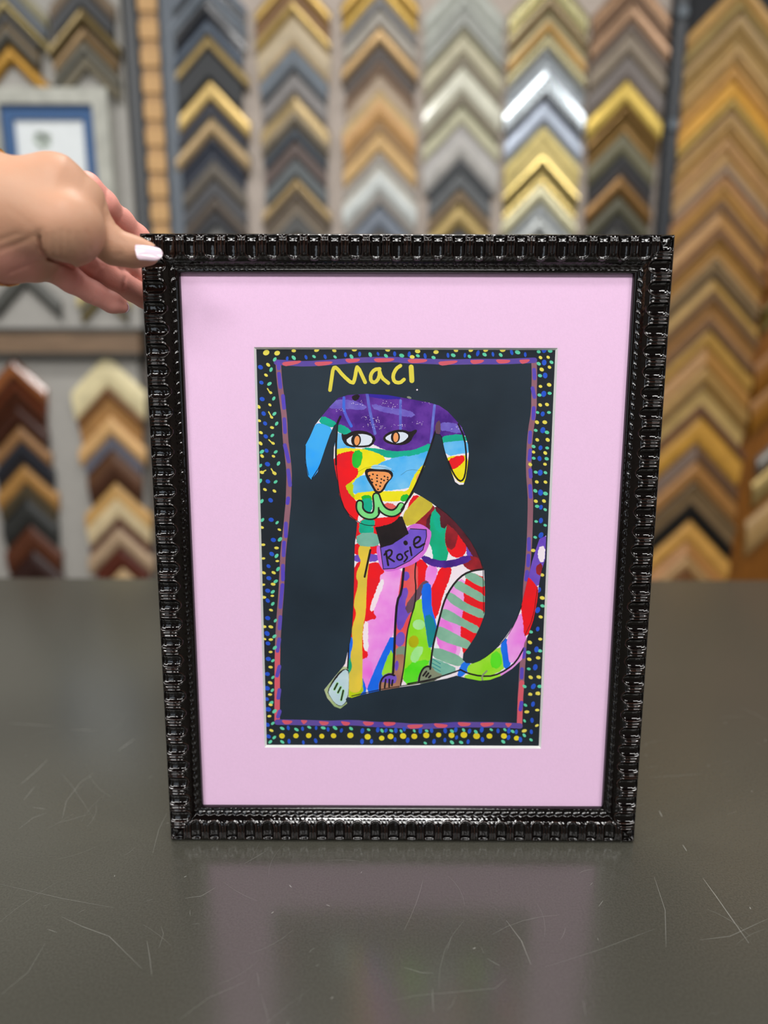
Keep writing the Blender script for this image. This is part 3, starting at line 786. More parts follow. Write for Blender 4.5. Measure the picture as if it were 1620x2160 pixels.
for Z, L in ((P5, [((280, 220), (285, 280)), ((287, 335), (302, 475)), ((328, 565), (340, 690)), ((342, 805), (350, 940)), ((347, 1075), (388, 1245)), ((382, 1335), (402, 1490)), ((383, 1625), (375, 1675))]),
             (P3, [((262, 100), (262, 212)), ((246, 268), (242, 380)), ((236, 470), (236, 592)), ((232, 640), (214, 835)), ((214, 920), (206, 1022)), ((204, 1115), (188, 1218)), ((205, 1355), (185, 1435)), ((205, 1560), (195, 1630)), ((208, 1748), (192, 1795))]),
             (P6, [((1365, 285), (1370, 372)), ((1350, 470), (1370, 560)), ((1362, 670), (1358, 775)), ((1327, 915), (1322, 1015)), ((1328, 1095), (1318, 1188)), ((1327, 1292), (1332, 1362)), ((1325, 1452), (1332, 1565))]),
             (PB, [((1295, 85), (1295, 198)), ((1290, 262), (1286, 368)), ((1275, 435), (1265, 520)), ((1245, 1262), (1237, 1345)), ((1220, 1475), (1216, 1565))]), (P4, [((1350, 142), (1342, 192))])):
    for a, b in L: sh.stroke(Z([a, b]), 8, 'indigo', 0)


def dots(Z, m, pts, a, b, ang):
    for i, p in enumerate(pts):
        (x, y), = Z([p]); k = .85 + .3 * rnd.random()
        sh.dot((x, y), a * k, b * k, ang + rnd.uniform(-.3, .3), m, 10)
dots(P5, 'dotblue', [(95, 268), (105, 427), (113, 598), (128, 748), (143, 850), (150, 985), (158, 1132), (168, 1272), (172, 1450), (200, 1645)], 5.5, 4.4, .6)
dots(P5, 'dotgreen', [(205, 293), (188, 440), (233, 592), (240, 750), (263, 852), (218, 975), (253, 1145), (282, 1265), (252, 1455), (110, 1143), (97, 1287), (92, 1447), (110, 1655), (243, 187)], 5, 3.2, -.9)
dots(P5, 'dotyellow', [(175, 243), (153, 350), (193, 658), (215, 893), (230, 1190), (240, 1550), (78, 678), (83, 822), (100, 945), (97, 1057), (112, 1188), (110, 1357), (142, 1535), (200, 530), (210, 785), (225, 1055), (240, 1365)], 4.6, 3, .6)
for a, b in (((168, 490), (200, 540)), ((180, 730), (215, 795)), ((182, 1020), (230, 1065)), ((207, 1320), (245, 1380)), ((150, 1335), (100, 1362))): sh.stroke(P5([a, b]), 2.6, 'dotyellow', 0)
dots(P5, 'dotyellow', [(155, 117), (268, 122)], 6.2, 5, -.5)
dots(P5, 'dotblue', [(372, 178), (567, 165), (765, 160), (975, 138), (1122, 132), (1313, 130), (1485, 130)], 3.1, 5.2, -.1)
dots(P5, 'dotgreen', [(440, 170), (650, 158), (868, 162), (1038, 158), (1232, 138), (1395, 150), (1558, 148)], 5, 3.2, .9)
dots(P5, 'dotyellow', [(440, 98), (677, 92), (860, 97), (1068, 88), (1412, 90)], 5.5, 3.6, 0)
dots(P6, 'dotblue', [(110, 130), (270, 147), (500, 140), (670, 140), (800, 120), (952, 130), (1140, 110), (1277, 133)], 3.2, 6, 0)
dots(P6, 'dotgreen', [(35, 143), (197, 145), (355, 163), (553, 140), (715, 152), (868, 133), (1030, 137), (1200, 110)], 5.2, 3.6, .6)
dots(P6, 'dotyellow', [(195, 100), (380, 108), (140, 157), (580, 92), (730, 90), (880, 88), (1050, 86)], 5.6, 4, 0)
dots(P6, 'dotgreen', [(1412, 105), (1527, 97), (1412, 225), (1540, 210), (1425, 345), (1420, 540), (1522, 522), (1400, 715), (1515, 715), (1382, 895), (1495, 915), (1360, 1057), (1497, 1072), (1362, 1175), (1492, 1180), (1382, 1315), (1480, 1320), (1378, 1503), (1480, 1530)], 4.6, 3.4, .3)
dots(P6, 'dotblue', [(1467, 90), (1467, 213), (1477, 343), (1463, 528), (1452, 730), (1453, 893), (1430, 1070), (1420, 1178), (1427, 1320), (1430, 1520)], 5, 6.2, .1)
dots(P6, 'dotyellow', [(1430, 163), (1507, 160), (1442, 283), (1520, 260), (1430, 453), (1517, 437), (1427, 640), (1495, 635), (1395, 813), (1473, 813), (1397, 990), (1502, 990), (1360, 1113), (1478, 1122), (1327, 1238), (1475, 1235), (1393, 1413), (1480, 1415), (1383, 1607), (1465, 1605)], 4.6, 3.6, .4)
dots(PB, 'dotgreen', [(1362, 68), (1315, 1078), (1290, 1297), (1293, 1473), (1248, 1660), (1440, 800), (1410, 1660), (1412, 1280)], 4.6, 3.2, .2)
dots(PB, 'dotblue', [(1423, 45), (1400, 630), (1388, 845), (1388, 1047), (1375, 1265), (1362, 1455), (1342, 1660)], 4.4, 6, .3)
dots(PB, 'dotyellow', [(1340, 208), (1435, 470), (1437, 715), (1420, 918), (1305, 1190), (1298, 1370), (1393, 1355), (1313, 1563), (1400, 1560), (1310, 1743), (1390, 1735), (1415, 1155)], 4.8, 3.4, .3)
dots(lambda p: p, 'dotgreen', [(1133, 1068), (1150, 1075), (1131, 1100), (1150, 1108)], 4.4, 3.2, .3)
dots(lambda p: p, 'dotblue', [(1141, 1070), (1141, 1098)], 4.4, 6, .2)
dots(P3, 'dotblue', [(133, 68), (152, 245), (138, 368), (110, 475), (113, 580), (103, 690), (103, 777), (103, 930), (97, 1065), (105, 1152), (108, 1288), (100, 1420), (97, 1545), (95, 1640), (107, 1730), (100, 1865), (110, 1967)], 5.4, 4.2, .5)
dots(P3, 'dotgreen', [(185, 93), (210, 240), (180, 385), (193, 500), (173, 608), (147, 700), (147, 805), (170, 952), (162, 1090), (165, 1190), (148, 1303), (148, 1450), (143, 1563), (133, 1675), (162, 1747), (147, 1853), (160, 1977), (125, 2015), (57, 70)], 5, 3.2, -.8)
dots(P3, 'dotyellow', [(205, 155), (180, 315), (187, 430), (155, 532), (150, 633), (143, 735), (132, 860), (130, 1007), (130, 1118), (128, 1227), (128, 1360), (125, 1497), (123, 1600), (117, 1790), (135, 1915), (63, 287), (65, 407), (68, 533), (65, 637), (68, 748), (72, 1005), (75, 1113), (50, 135), (128, 1690)], 4.6, 2.7, .2)
dots(P3, 'dotgreen', [(230, 1897), (355, 1907), (467, 1888), (590, 1893), (693, 1893), (230, 2015)], 5.4, 3, .5)
dots(P3, 'dotblue', [(283, 1893), (408, 1900), (527, 1893), (632, 1905), (523, 2005), (290, 2010), (415, 2020)], 3.2, 5, -.2)
dots(P3, 'bigyellow', [(228, 1963), (350, 1962), (462, 1960), (577, 1965), (682, 1962)], 6, 5.6, 0)
dots(P4, 'bigyellow', [(12, 378), (132, 375), (255, 385), (355, 395), (418, 383), (507, 380), (587, 382), (672, 375), (760, 372), (852, 375), (940, 372), (1030, 380), (1122, 380), (1225, 380), (1315, 395)], 6.4, 5.8, 0)
dots(P4, 'dotgreen', [(22, 322), (137, 327), (262, 335), (357, 342), (423, 342), (493, 345), (587, 343), (675, 343), (855, 345), (938, 337), (1025, 350), (1135, 335), (1232, 335), (1287, 347), (1370, 375), (1378, 160), (1370, 27), (1372, 272), (1418, 407), (920, 425), (855, 425), (1220, 420), (665, 430)], 4.6, 3, .7)
dots(P4, 'dotblue', [(68, 340), (217, 343), (327, 335), (385, 340), (455, 340), (515, 330), (630, 343), (710, 340), (807, 342), (882, 335), (980, 345), (1067, 335), (1183, 343), (1260, 343), (1313, 350), (1420, 350), (1425, 268), (1432, 153), (1437, 28), (215, 418), (282, 418), (450, 405), (540, 410), (727, 418), (805, 408), (888, 390), (970, 420), (1072, 405), (1258, 390), (1342, 405)], 3.6, 5.4, .1)
dots(P4, 'dotyellow', [(1412, 83), (1465, 75), (1388, 208), (1462, 195), (1460, 305), (1370, 343)], 5, 3, -.2)
# the name painted at the top
for L in ([(815, 505), (832, 390), (848, 275), (880, 268), (950, 355), (1050, 442), (1072, 390), (1092, 265), (1108, 268), (1150, 360), (1180, 425)],
          [(1330, 285), (1275, 292), (1235, 345), (1238, 415), (1285, 428), (1325, 375), (1330, 290), (1345, 372), (1420, 432)],
          [(1545, 252), (1500, 282), (1465, 355), (1480, 420), (1540, 432), (1582, 395)]):
    sh.stroke(P5(L), 7.6, 'letter', 1)
sh.stroke(P6([(130, 258), (137, 395)]), 10.5, 'letter', 0)
sh.dot(P6([(190, 487)])[0], 1.8, 1.8, 0, 'white'); sh.dot(P6([(110, 565)])[0], 5, 2.4, .3, 'stone')
art = sh.build('painted_sheet', 2, YA, fp)
art['label'] = 'black paper painting with a dotted border and a name in yellow paint'

# the dog: cut from painted white paper and glued on
dg = Sheet()
HEAD = P7([(75, 862), (45, 830), (20, 700), (17, 600), (20, 535), (60, 460), (110, 345), (180, 255), (255, 165), (330, 88), (420, 60), (600, 48), (800, 60), (1000, 95), (1200, 133), (1290, 160), (1370, 215), (1440, 290), (1500, 360), (1535, 440), (1562, 530), (1570, 620), (1555, 760), (1540, 850), (1520, 910), (1480, 912), (1440, 885), (1410, 800), (1370, 690), (1335, 580), (1315, 470), (1302, 435), (1255, 425), (1225, 520), (1190, 620), (1150, 740), (1095, 860), (1045, 965), (1000, 1060), (940, 1150), (880, 1210), (800, 1262), (680, 1302), (600, 1302), (520, 1270), (440, 1210), (380, 1120), (340, 1000), (330, 900), (300, 760), (287, 660), (290, 560), (308, 480), (315, 400), (322, 325), (290, 350), (250, 440), (205, 570), (165, 690), (135, 790)])
BODY = [(838, 1075), (860, 1060), (873, 1039), (890, 1048), (912, 1062), (930, 1073), (946, 1086), (962, 1103), (977, 1121), (988, 1134), (997, 1148), (1006, 1164), (1014, 1183), (1021, 1203), (1023, 1248), (1022, 1296), (1014, 1318), (1002, 1343), (986, 1368), (977, 1379), (976, 1392), (983, 1399), (998, 1400), (1018, 1391), (1046, 1369), (1067, 1343), (1087, 1314), (1100, 1278), (1107, 1248), (1115, 1215), (1123, 1183), (1131, 1157), (1138, 1137), (1152, 1130), (1150, 1179), (1142, 1205), (1136, 1238), (1133, 1268), (1125, 1308), (1115, 1337), (1106, 1357), (1101, 1391), (1081, 1410), (1058, 1425), (1034, 1434), (1012, 1436), (986, 1431), (963, 1425), (943, 1431), (907, 1438), (882, 1444), (840, 1450), (800, 1457), (760, 1466), (742, 1472), (733, 1470), (729, 1475), (732, 1484), (718, 1495), (705, 1490), (690, 1472), (684, 1455), (710, 1423), (724, 1406), (728, 1400), (732, 1382), (737, 1357), (742, 1335), (745, 1285), (747, 1227), (748, 1160), (749, 1144), (752, 1120), (754, 1098), (760, 1085)]
dg.fill(BODY, 'white'); dg.fill(HEAD, 'white')
# --- body paint
def R(p, m, rag=.7, sm=1): dg.fill(PR_(p), m, sm, rag)
def A(p, m, rag=.7, sm=1): dg.fill(PA(p), m, sm, rag)
def B(p, m, rag=.7, sm=1): dg.fill(PB(p), m, sm, rag)
R([(430, 310), (480, 310), (480, 420), (430, 470)], 'red'); R([(560, 320), (640, 340), (620, 440), (560, 410)], 'red')
R([(468, 290), (562, 300), (560, 420), (462, 420)], 'teal')
R([(410, 490), (600, 490), (620, 560), (520, 565), (410, 575)], 'red', .9)
R([(410, 588), (600, 582), (612, 622), (500, 628), (410, 622)], 'grape')
R([(850, 230), (890, 110), (930, 105), (960, 140), (880, 250)], 'red'); R([(890, 330), (1045, 175), (1075, 230), (1050, 380), (1000, 350)], 'darkred')
R([(1000, 330), (1045, 230), (1060, 420), (1040, 500)], 'maroon')
R([(1040, 300), (1060, 220), (1130, 205), (1200, 270), (1185, 340), (1160, 430), (1172, 560), (1145, 640), (1068, 640), (1058, 520), (1025, 470), (1042, 390)], 'emerald', .9)
R([(1060, 250), (1110, 210), (1180, 280), (1120, 400), (1080, 360)], 'teal'); R([(1120, 250), (1160, 240), (1190, 290), (1130, 380)], 'maroon')
R([(1195, 380), (1250, 330), (1325, 440), (1312, 575), (1230, 600), (1170, 520), (1165, 420)], 'red', .9)
R([(1180, 320), (1240, 320), (1250, 420), (1215, 540), (1165, 500), (1165, 410)], 'darkred')
R([(1335, 470), (1400, 520), (1450, 660), (1430, 700), (1380, 720), (1340, 590)], 'grape')
R([(1060, 180), (1210, 260), (1340, 420), (1425, 560), (1470, 690), (1430, 690), (1370, 550), (1250, 380), (1180, 320), (1110, 245)], 'maroon')
R([(1290, 620), (1390, 590), (1480, 690), (1470, 720), (1330, 690)], 'darkred')
A([(1310, 110), (1400, 170), (1440, 340), (1420, 430), (1380, 430), (1315, 520), (1290, 350), (1290, 200)], 'red', 1.0)
B([(95, 290), (205, 350), (195, 500), (130, 570), (90, 590)], 'red', 1.0)
B([(215, 370), (310, 380), (285, 560), (230, 650), (200, 560)], 'pinkpaint', .8)
B([(360, 395), (445, 375), (455, 450), (385, 620), (340, 770), (300, 930), (265, 900), (238, 760), (258, 640), (310, 520)], 'red', .9)
R([(955, 585), (1070, 633), (1200, 640), (1345, 588), (1355, 622), (1230, 668), (1120, 678), (1000, 645)], 'violetdark')
A([(545, 180), (660, 150), (650, 400), (600, 700), (560, 950), (505, 1120), (482, 1060), (510, 700), (522, 400)], 'red', .6)
A([(700, 185), (830, 165), (905, 280), (860, 450), (785, 620), (730, 800), (885, 800), (840, 880), (650, 895), (640, 1200), (690, 1300), (760, 1370), (620, 1395), (600, 1200), (612, 950), (650, 750), (660, 350)], 'red', 1.0)
A([(880, 280), (1140, 240), (1125, 500), (1075, 560), (1045, 900), (1005, 1060), (865, 1380), (672, 1812), (610, 1620), (615, 1400), (720, 1370), (690, 1200), (655, 1000), (690, 905), (840, 885), (770, 760), (850, 480)], 'pinkpaint', .9)
A([(640, 1440), (700, 1400), (760, 1480), (690, 1760), (650, 1700)], 'hotpink', .6)
A([(870, 380), (890, 400), (800, 640), (750, 780), (735, 740), (800, 560)], 'white', 1.1); A([(665, 920), (690, 930), (680, 1100), (690, 1280), (660, 1250), (650, 1050)], 'white', 1.1)
A([(1018, 1060), (1014, 1300), (950, 1410), (890, 1570), (845, 1720), (835, 1790), (680, 1820), (780, 1560), (900, 1300)], 'blue', .4)
A([(604, 1590), (675, 1800), (610, 1850), (596, 1700)], 'blue', .4)
A([(1002, 1250), (1010, 1560), (900, 1600), (885, 1560), (950, 1390)], 'leaf', .6)
A([(475, 1090), (530, 1220), (520, 1300), (480, 1400), (460, 1450), (455, 1200)], 'blue', .4); A([(465, 1380), (500, 1390), (530, 1500), (470, 1600)], 'emerald', .5)
A([(455, 1600), (610, 1570), (620, 1850), (440, 1880)], 'lime', .8)
A([(600, -60), (588, 60), (628, 130), (610, 200), (555, 320), (600, 430), (522, 690), (578, 800), (500, 1010), (533, 1200), (482, 1345), (525, 1490), (455, 1600), (465, 1790), (600, 1790), (608, 1600), (612, 1400), (605, 1200), (612, 1000), (652, 800), (658, 600), (668, 350), (700, 100), (725, -60)], 'straw', .3, 2)
# second foreleg
A([(1150, 240), (1310, 130), (1312, 500), (1285, 720), (1235, 850), (1205, 1000), (1172, 1200), (1150, 1500), (1105, 1720), (1035, 1600), (1045, 1200), (1060, 900), (1100, 560), (1130, 350)], 'coral', .3)
A([(1140, 300), (1190, 285), (1210, 330), (1185, 375), (1150, 370)], 'grape', .3)
A([(1105, 560), (1170, 480), (1195, 530), (1150, 660), (1155, 750), (1220, 690), (1290, 620), (1240, 760), (1180, 840), (1110, 1010), (1075, 980), (1085, 700)], 'grape', .3)
A([(1180, 720), (1300, 560), (1390, 420), (1450, 400), (1445, 455), (1390, 510), (1312, 650), (1215, 810)], 'brown', .4)
A([(1070, 1240), (1180, 1230), (1175, 1330), (1060, 1350)], 'stone', .4); A([(1050, 1340), (1160, 1335), (1150, 1520), (1105, 1710), (1035, 1690), (1035, 1540)], 'tan', .4)
dg.dot(PA([(1105, 1130)])[0], 10, 16, .2, 'grape'); dg.dot(PA([(1060, 1465)])[0], 4.2, 11, .1, 'grape')
# green between the legs
A([(1310, 660), (1395, 630), (1405, 750), (1435, 860), (1485, 1300), (1485, 1460), (1400, 1475), (1345, 1600), (1330, 1670), (1150, 1700), (1180, 1350), (1190, 1200), (1220, 1000), (1280, 780)], 'leaf', .6)
A([(1185, 1460), (1480, 1390), (1400, 1480), (1345, 1640), (1150, 1700)], 'bright', .8); dg.dot(PA([(1340, 945)])[0], 13, 11, 0, 'mint'); dg.dot(PA([(1275, 1160)])[0], 11, 13, .2, 'olive')
A([(1250, 1340), (1310, 1240), (1400, 1240), (1300, 1420), (1260, 1400)], 'mint', .8)
A([(1390, 460), (1475, 420), (1485, 560), (1482, 720), (1550, 950), (1548, 1010), (1522, 1090), (1482, 1260), (1460, 1100), (1425, 850), (1400, 740)], 'blue', .4)
A([(1425, 850), (1490, 830), (1548, 1000), (1522, 1090), (1482, 1260), (1458, 1050)], 'sea', .4)
# hind leg
B([(800, 405), (700, 420), (600, 462), (520, 535), (440, 655), (385, 790), (350, 900), (320, 1020), (280, 1230), (240, 1450), (360, 1520), (560, 1480), (590, 1380), (590, 1310), (720, 1130), (820, 890), (820, 420)], 'white', 0, 0)
B([(560, 520), (610, 560), (605, 780), (590, 950), (570, 1130), (540, 1330), (480, 1420), (330, 1200), (330, 1000), (400, 800), (460, 640)], 'pinkpaint', .9)
B([(330, 960), (420, 960), (480, 1060), (520, 1330), (400, 1330), (310, 1160)], 'hotpink', .6)
B([(680, 460), (830, 510), (830, 850), (780, 1000), (720, 1130), (600, 1310), (598, 1250), (575, 1130), (590, 950), (618, 780), (610, 560)], 'red', .9)
for q in ([(595, 470), (690, 452), (812, 530), (812, 595), (720, 550)], [(482, 585), (532, 535), (640, 600), (820, 700), (820, 765), (650, 670)],
          [(408, 690), (445, 655), (620, 790), (822, 870), (815, 935), (600, 840), (480, 770)], [(362, 850), (420, 848), (600, 960), (775, 1045), (745, 1095), (580, 1000), (355, 920)],
          [(322, 1050), (348, 1030), (480, 1100), (690, 1210), (670, 1255), (480, 1200), (308, 1130)], [(268, 1240), (592, 1360), (575, 1440), (430, 1400), (262, 1330)]):
    B(q, 'greymint', .4)
B([(245, 1365), (350, 1400), (545, 1490), (370, 1540), (300, 1510), (240, 1450)], 'greygreen', .5)
for a, b in (((270, 1370), (350, 1420)), ((260, 1410), (350, 1460)), ((265, 1450), (350, 1500))): dg.stroke(PB([a, b]), 1.6, 'sea', 0)
# tail
B([(600, 1400), (665, 1415), (645, 1480), (560, 1555), (540, 1530)], 'blue', .4)
B([(680, 1425), (800, 1380), (995, 1235), (1005, 1300), (1040, 1400), (1010, 1475), (880, 1535), (700, 1525), (635, 1490)], 'leaf', .6)
B([(900, 1330), (960, 1290), (1000, 1400), (960, 1460), (900, 1440)], 'bright', .8); B([(610, 1550), (700, 1545), (780, 1560), (780, 1605), (640, 1590)], 'green', .4)
B([(998, 1225), (1062, 1140), (1082, 1280), (1092, 1430), (1035, 1470), (1030, 1350)], 'blue', .4)
B([(1068, 1140), (1222, 840), (1252, 1000), (1248, 1180), (1235, 1290), (1100, 1425), (1085, 1300)], 'pinkpaint', .6)
B([(1250, 560), (1290, 480), (1345, 510), (1385, 640), (1372, 800), (1335, 960), (1290, 1085), (1252, 1115), (1250, 970), (1222, 840), (1222, 740)], 'red', .8)
B([(1285, 480), (1390, 80), (1480, 50), (1470, 200), (1435, 430), (1392, 600), (1340, 510)], 'grape', .5)
B([(1405, 190), (1455, 170), (1450, 320), (1408, 315)], 'white', .8); B([(1385, 385), (1428, 345), (1415, 470), (1385, 445)], 'darkred', .5)
B([(620, 1535), (780, 1560), (920, 1555), (1000, 1520), (1020, 1560), (930, 1620), (780, 1620), (620, 1600)], 'leaf', .3)
B([(1000, 1515), (1060, 1490), (1160, 1400), (1245, 1250), (1290, 1260), (1180, 1430), (1080, 1520), (1010, 1570)], 'pinkpaint', .3)
# paws
A([(345, 1475), (440, 1480), (460, 1560), (455, 1860), (420, 1890), (432, 1945), (350, 2012), (270, 1980), (180, 1870), (145, 1770), (300, 1580)], 'sage', .2, 0)
A([(350, 1520), (445, 1500), (458, 1560), (452, 1850), (420, 1890), (425, 1935), (350, 1988), (275, 1945), (205, 1840), (180, 1790), (250, 1650)], 'black', .2)
A([(380, 1550), (425, 1525), (438, 1600), (432, 1800), (410, 1880), (395, 1925), (350, 1960), (285, 1920), (225, 1830), (212, 1790), (270, 1690)], 'pale', .3)
for a, b in (((310, 1690), (272, 1765)), ((352, 1738), (318, 1805)), ((385, 1780), (358, 1900))):
    dg.stroke(PA([a, b]), 5.6, 'mint', 0); dg.stroke(PA([a, b]), 3.6, 'black', 0)
A([(845, 1780), (855, 1680), (900, 1600), (980, 1565), (1055, 1610), (1040, 1700), (1100, 1740)], 'tan', .3); A([(870, 1660), (900, 1600), (980, 1570), (1055, 1610), (1020, 1690), (905, 1655)], 'grape', .3)
for a, b in (((922, 1640), (908, 1740)), ((968, 1640), (965, 1730)), ((1010, 1650), (1000, 1715))): dg.stroke(PA([a, b]), 4, 'black', 0)
dg.stroke(PA([(850, 1775), (850, 1680), (890, 1605), (970, 1568), (1035, 1590)]), 4, 'black')
B([(112, 1625), (125, 1560), (155, 1490), (205, 1445), (250, 1455), (290, 1520), (375, 1540), (240, 1605)], 'stone', .3)
for a, b in (((165, 1545), (200, 1500)), ((195, 1555), (222, 1518)), ((225, 1565), (245, 1545))): dg.stroke(PB([a, b]), 4, 'black', 0)
dg.stroke(PB([(118, 1620), (128, 1540), (165, 1465), (210, 1442), (245, 1455)]), 4, 'black')
# marker lines
for Z, L, w in ((PA, [(728, 0), (700, 130), (655, 340)], 4.4), (PA, [(1150, 235), (1122, 540), (1065, 640), (1042, 950), (1030, 1300), (1014, 1560)], 5.2),
                (PA, [(1308, 130), (1288, 300), (1306, 500), (1290, 700), (1240, 850), (1190, 1050), (1170, 1300), (1150, 1500), (1110, 1710)], 3),
                (PA, [(455, 1180), (450, 1340), (440, 1500)], 3.2), (PA, [(520, 240), (512, 700), (490, 1050), (465, 1180)], 1.2),
                (PB, [(812, 408), (700, 422), (600, 460), (510, 542), (430, 660), (380, 780), (340, 930), (300, 1100), (265, 1250), (240, 1475)], 4.2),
                (PB, [(560, 1480), (640, 1520), (780, 1552), (920, 1548), (1060, 1480), (1160, 1395), (1240, 1250)], 3.6),
                (PB, [(0, 1632), (240, 1590), (430, 1530), (565, 1482)], 3), (PA, [(490, 1850), (840, 1768), (1100, 1725), (1330, 1690), (1560, 1640)], 2),
                (PB, [(700, 1412), (800, 1372), (940, 1262), (1060, 1130), (1150, 980), (1218, 800)], 1.4), (PB, [(1250, 1118), (1340, 930), (1388, 600)], 1.2),
                (PB, [(805, 410), (808, 650), (812, 880)], 1.6), (PR_, [(1050, 160), (1200, 270), (1340, 430), (1430, 590), (1462, 700)], 1.6)):
    dg.stroke(Z(L), w, 'black', 1)
dg.stroke(PB([(800, 1600), (790, 1550), (845, 1495)]), 3.4, 'stone', 1)
# collar and name tag
R([(443, 415), (600, 408), (620, 490), (540, 505), (443, 492)], 'greygreen', .4); R([(798, 275), (940, 118), (962, 108), (1052, 165), (1020, 210), (860, 355)], 'mossyellow', .3)
R([(590, 510), (625, 505), (860, 345), (905, 325), (960, 330), (1020, 368), (1047, 400), (1022, 500), (990, 572), (920, 645), (800, 692), (700, 718), (650, 712), (608, 640)], 'tagpink', .2)
R([(625, 512), (850, 385), (870, 368), (1000, 375), (1002, 430), (972, 540), (862, 630), (742, 690), (650, 696)], 'tagviolet', .2, 0)
dg.stroke(PR_([(625, 512), (650, 696), (742, 690), (862, 630), (972, 540), (1002, 430), (1000, 375), (870, 368)]), 1.8, 'black', 0)
R([(585, 345), (770, 275), (802, 272), (852, 405), (720, 490), (632, 518)], 'black', .3, 0)
for L, w in (([(672, 552), (680, 610), (690, 664)], 4.4), ([(658, 580), (690, 538), (722, 545), (716, 582), (682, 606)], 4), ([(690, 604), (738, 634)], 4),
             ([(808, 598), (795, 572), (768, 578), (758, 605), (778, 625), (802, 616), (808, 598)], 3.8), ([(852, 548), (822, 562), (832, 584), (850, 602), (820, 636)], 3.6),
             ([(868, 518), (880, 584)], 4), ([(830, 480), (833, 486)], 9), ([(898, 495), (940, 475), (955, 442), (928, 430), (898, 458), (902, 512), (932, 524), (985, 490)], 4.2)):
    dg.stroke(PR_(L), w, 'black', 1)
# --- head paint
def Hd(p, m, rag=.7, sm=1): dg.fill(P7(p), m, sm, rag)
dg.fill(HEAD, 'white')
Hd([(140, 260), (300, 20), (600, 10), (1000, 50), (1320, 120), (1520, 330), (1580, 440), (1520, 430), (1480, 440), (1400, 445), (1318, 462), (1300, 430), (1252, 430), (1228, 505), (1150, 548), (1050, 580), (950, 592), (850, 588), (750, 560), (690, 525), (640, 490), (560, 445), (460, 412), (345, 345), (318, 328), (250, 300), (180, 265)], 'purple', .9)
Hd([(560, 60), (800, 55), (960, 85), (760, 85)], 'deepblue', .6); Hd([(470, 75), (530, 62), (505, 100), (480, 100)], 'black', .4)
Hd([(250, 130), (420, 110), (600, 165), (560, 195), (400, 175), (240, 175)], 'lilac', .8); Hd([(650, 150), (800, 195), (950, 205), (1060, 245), (1010, 260), (850, 225), (680, 190)], 'lilac', .8)
Hd([(1300, 330), (1420, 335), (1500, 380), (1480, 415), (1380, 390), (1300, 385)], 'lilac', .8)
for L, w, c in (([(385, 85), (382, 200), (415, 280), (455, 355)], 6, 'plaidblue'), ([(605, 52), (625, 180), (650, 300), (680, 425)], 6, 'plaid'), ([(922, 112), (920, 250), (922, 385)], 5.6, 'plaid'), ([(1245, 158), (1232, 280), (1210, 505)], 5.6, 'plaid')):
    dg.stroke(P7(L), w, c, 1)
for q in (((540, 135), 2.4), ((690, 300), 3.0), ((640, 345), 2.2), ((780, 130), 2.0), ((850, 170), 2.2), ((720, 370), 2), ((1090, 320), 2.2), ((930, 345), 2.4), ((1180, 120), 2.0), ((1460, 375), 2.2), ((340, 205), 2), ((590, 270), 2)):
    for k in range(11): dg.dot((P7([q[0]])[0][0] + rnd.gauss(0, 7), P7([q[0]])[0][1] + rnd.gauss(0, 2.2)), q[1] * rnd.uniform(.2, .45), q[1] * rnd.uniform(.15, .3), rnd.random(), 'white', 6)
Hd([(185, 268), (155, 315), (240, 348), (285, 355), (305, 325), (250, 303)], 'teal', .5); Hd([(335, 345), (330, 400), (400, 428), (450, 415), (400, 372)], 'teal', .6)
Hd([(560, 568), (700, 580), (850, 608), (1000, 602), (1100, 578), (1215, 520), (1198, 590), (1100, 628), (1000, 648), (850, 648), (700, 622), (600, 592)], 'teal', .5)
Hd([(1318, 468), (1330, 515), (1385, 515), (1500, 500), (1560, 480), (1490, 442), (1400, 452)], 'teal', .8)
Hd([(120, 345), (160, 338), (272, 385), (245, 450), (205, 570), (160, 690), (110, 810), (75, 868), (30, 780), (15, 620), (50, 470)], 'azure', .5)
Hd([(310, 428), (365, 438), (390, 540), (500, 562), (440, 572), (310, 578)], 'sky', .5)
Hd([(320, 585), (380, 573), (500, 580), (600, 590), (745, 640), (775, 685), (660, 730), (590, 760), (520, 840), (470, 900), (455, 985), (500, 1045), (430, 1020), (375, 930), (450, 890), (500, 800), (480, 740), (470, 620), (320, 630)], 'yellow', .7)
Hd([(800, 690), (900, 655), (1050, 650), (1215, 590), (1150, 745), (1110, 760), (1060, 800), (1010, 900), (985, 935), (850, 950), (760, 958), (780, 890), (850, 840), (840, 790), (700, 750), (720, 720)], 'sky', .7)
Hd([(640, 735), (760, 735), (850, 770), (700, 770)], 'skyplain', .5)
Hd([(475, 985), (462, 930), (520, 850), (600, 822), (660, 940), (680, 975), (560, 988)], 'sky', .7)
Hd([(480, 1005), (640, 985), (760, 985), (900, 985), (1000, 985), (1042, 870), (1080, 800), (1140, 735), (1180, 720), (1095, 860), (1045, 970), (1000, 1040), (850, 1058), (760, 1055), (640, 1042), (500, 1055)], 'yellow', .7)
Hd([(400, 910), (465, 895), (455, 985), (480, 1040), (430, 1000)], 'lime', .6); Hd([(940, 1020), (990, 1010), (990, 1055), (930, 1060)], 'green', .6); Hd([(560, 1025), (630, 1020), (640, 1060), (570, 1060)], 'green', .6)
Hd([(315, 640), (400, 615), (470, 600), (482, 650), (470, 740), (518, 780), (480, 850), (400, 900), (385, 935), (430, 1010), (480, 1060), (505, 1100), (515, 1190), (500, 1260), (400, 1190), (330, 1020), (315, 860), (285, 740)], 'red', .9)
Hd([(485, 602), (540, 595), (552, 650), (520, 745), (488, 735), (470, 690)], 'green', .7)
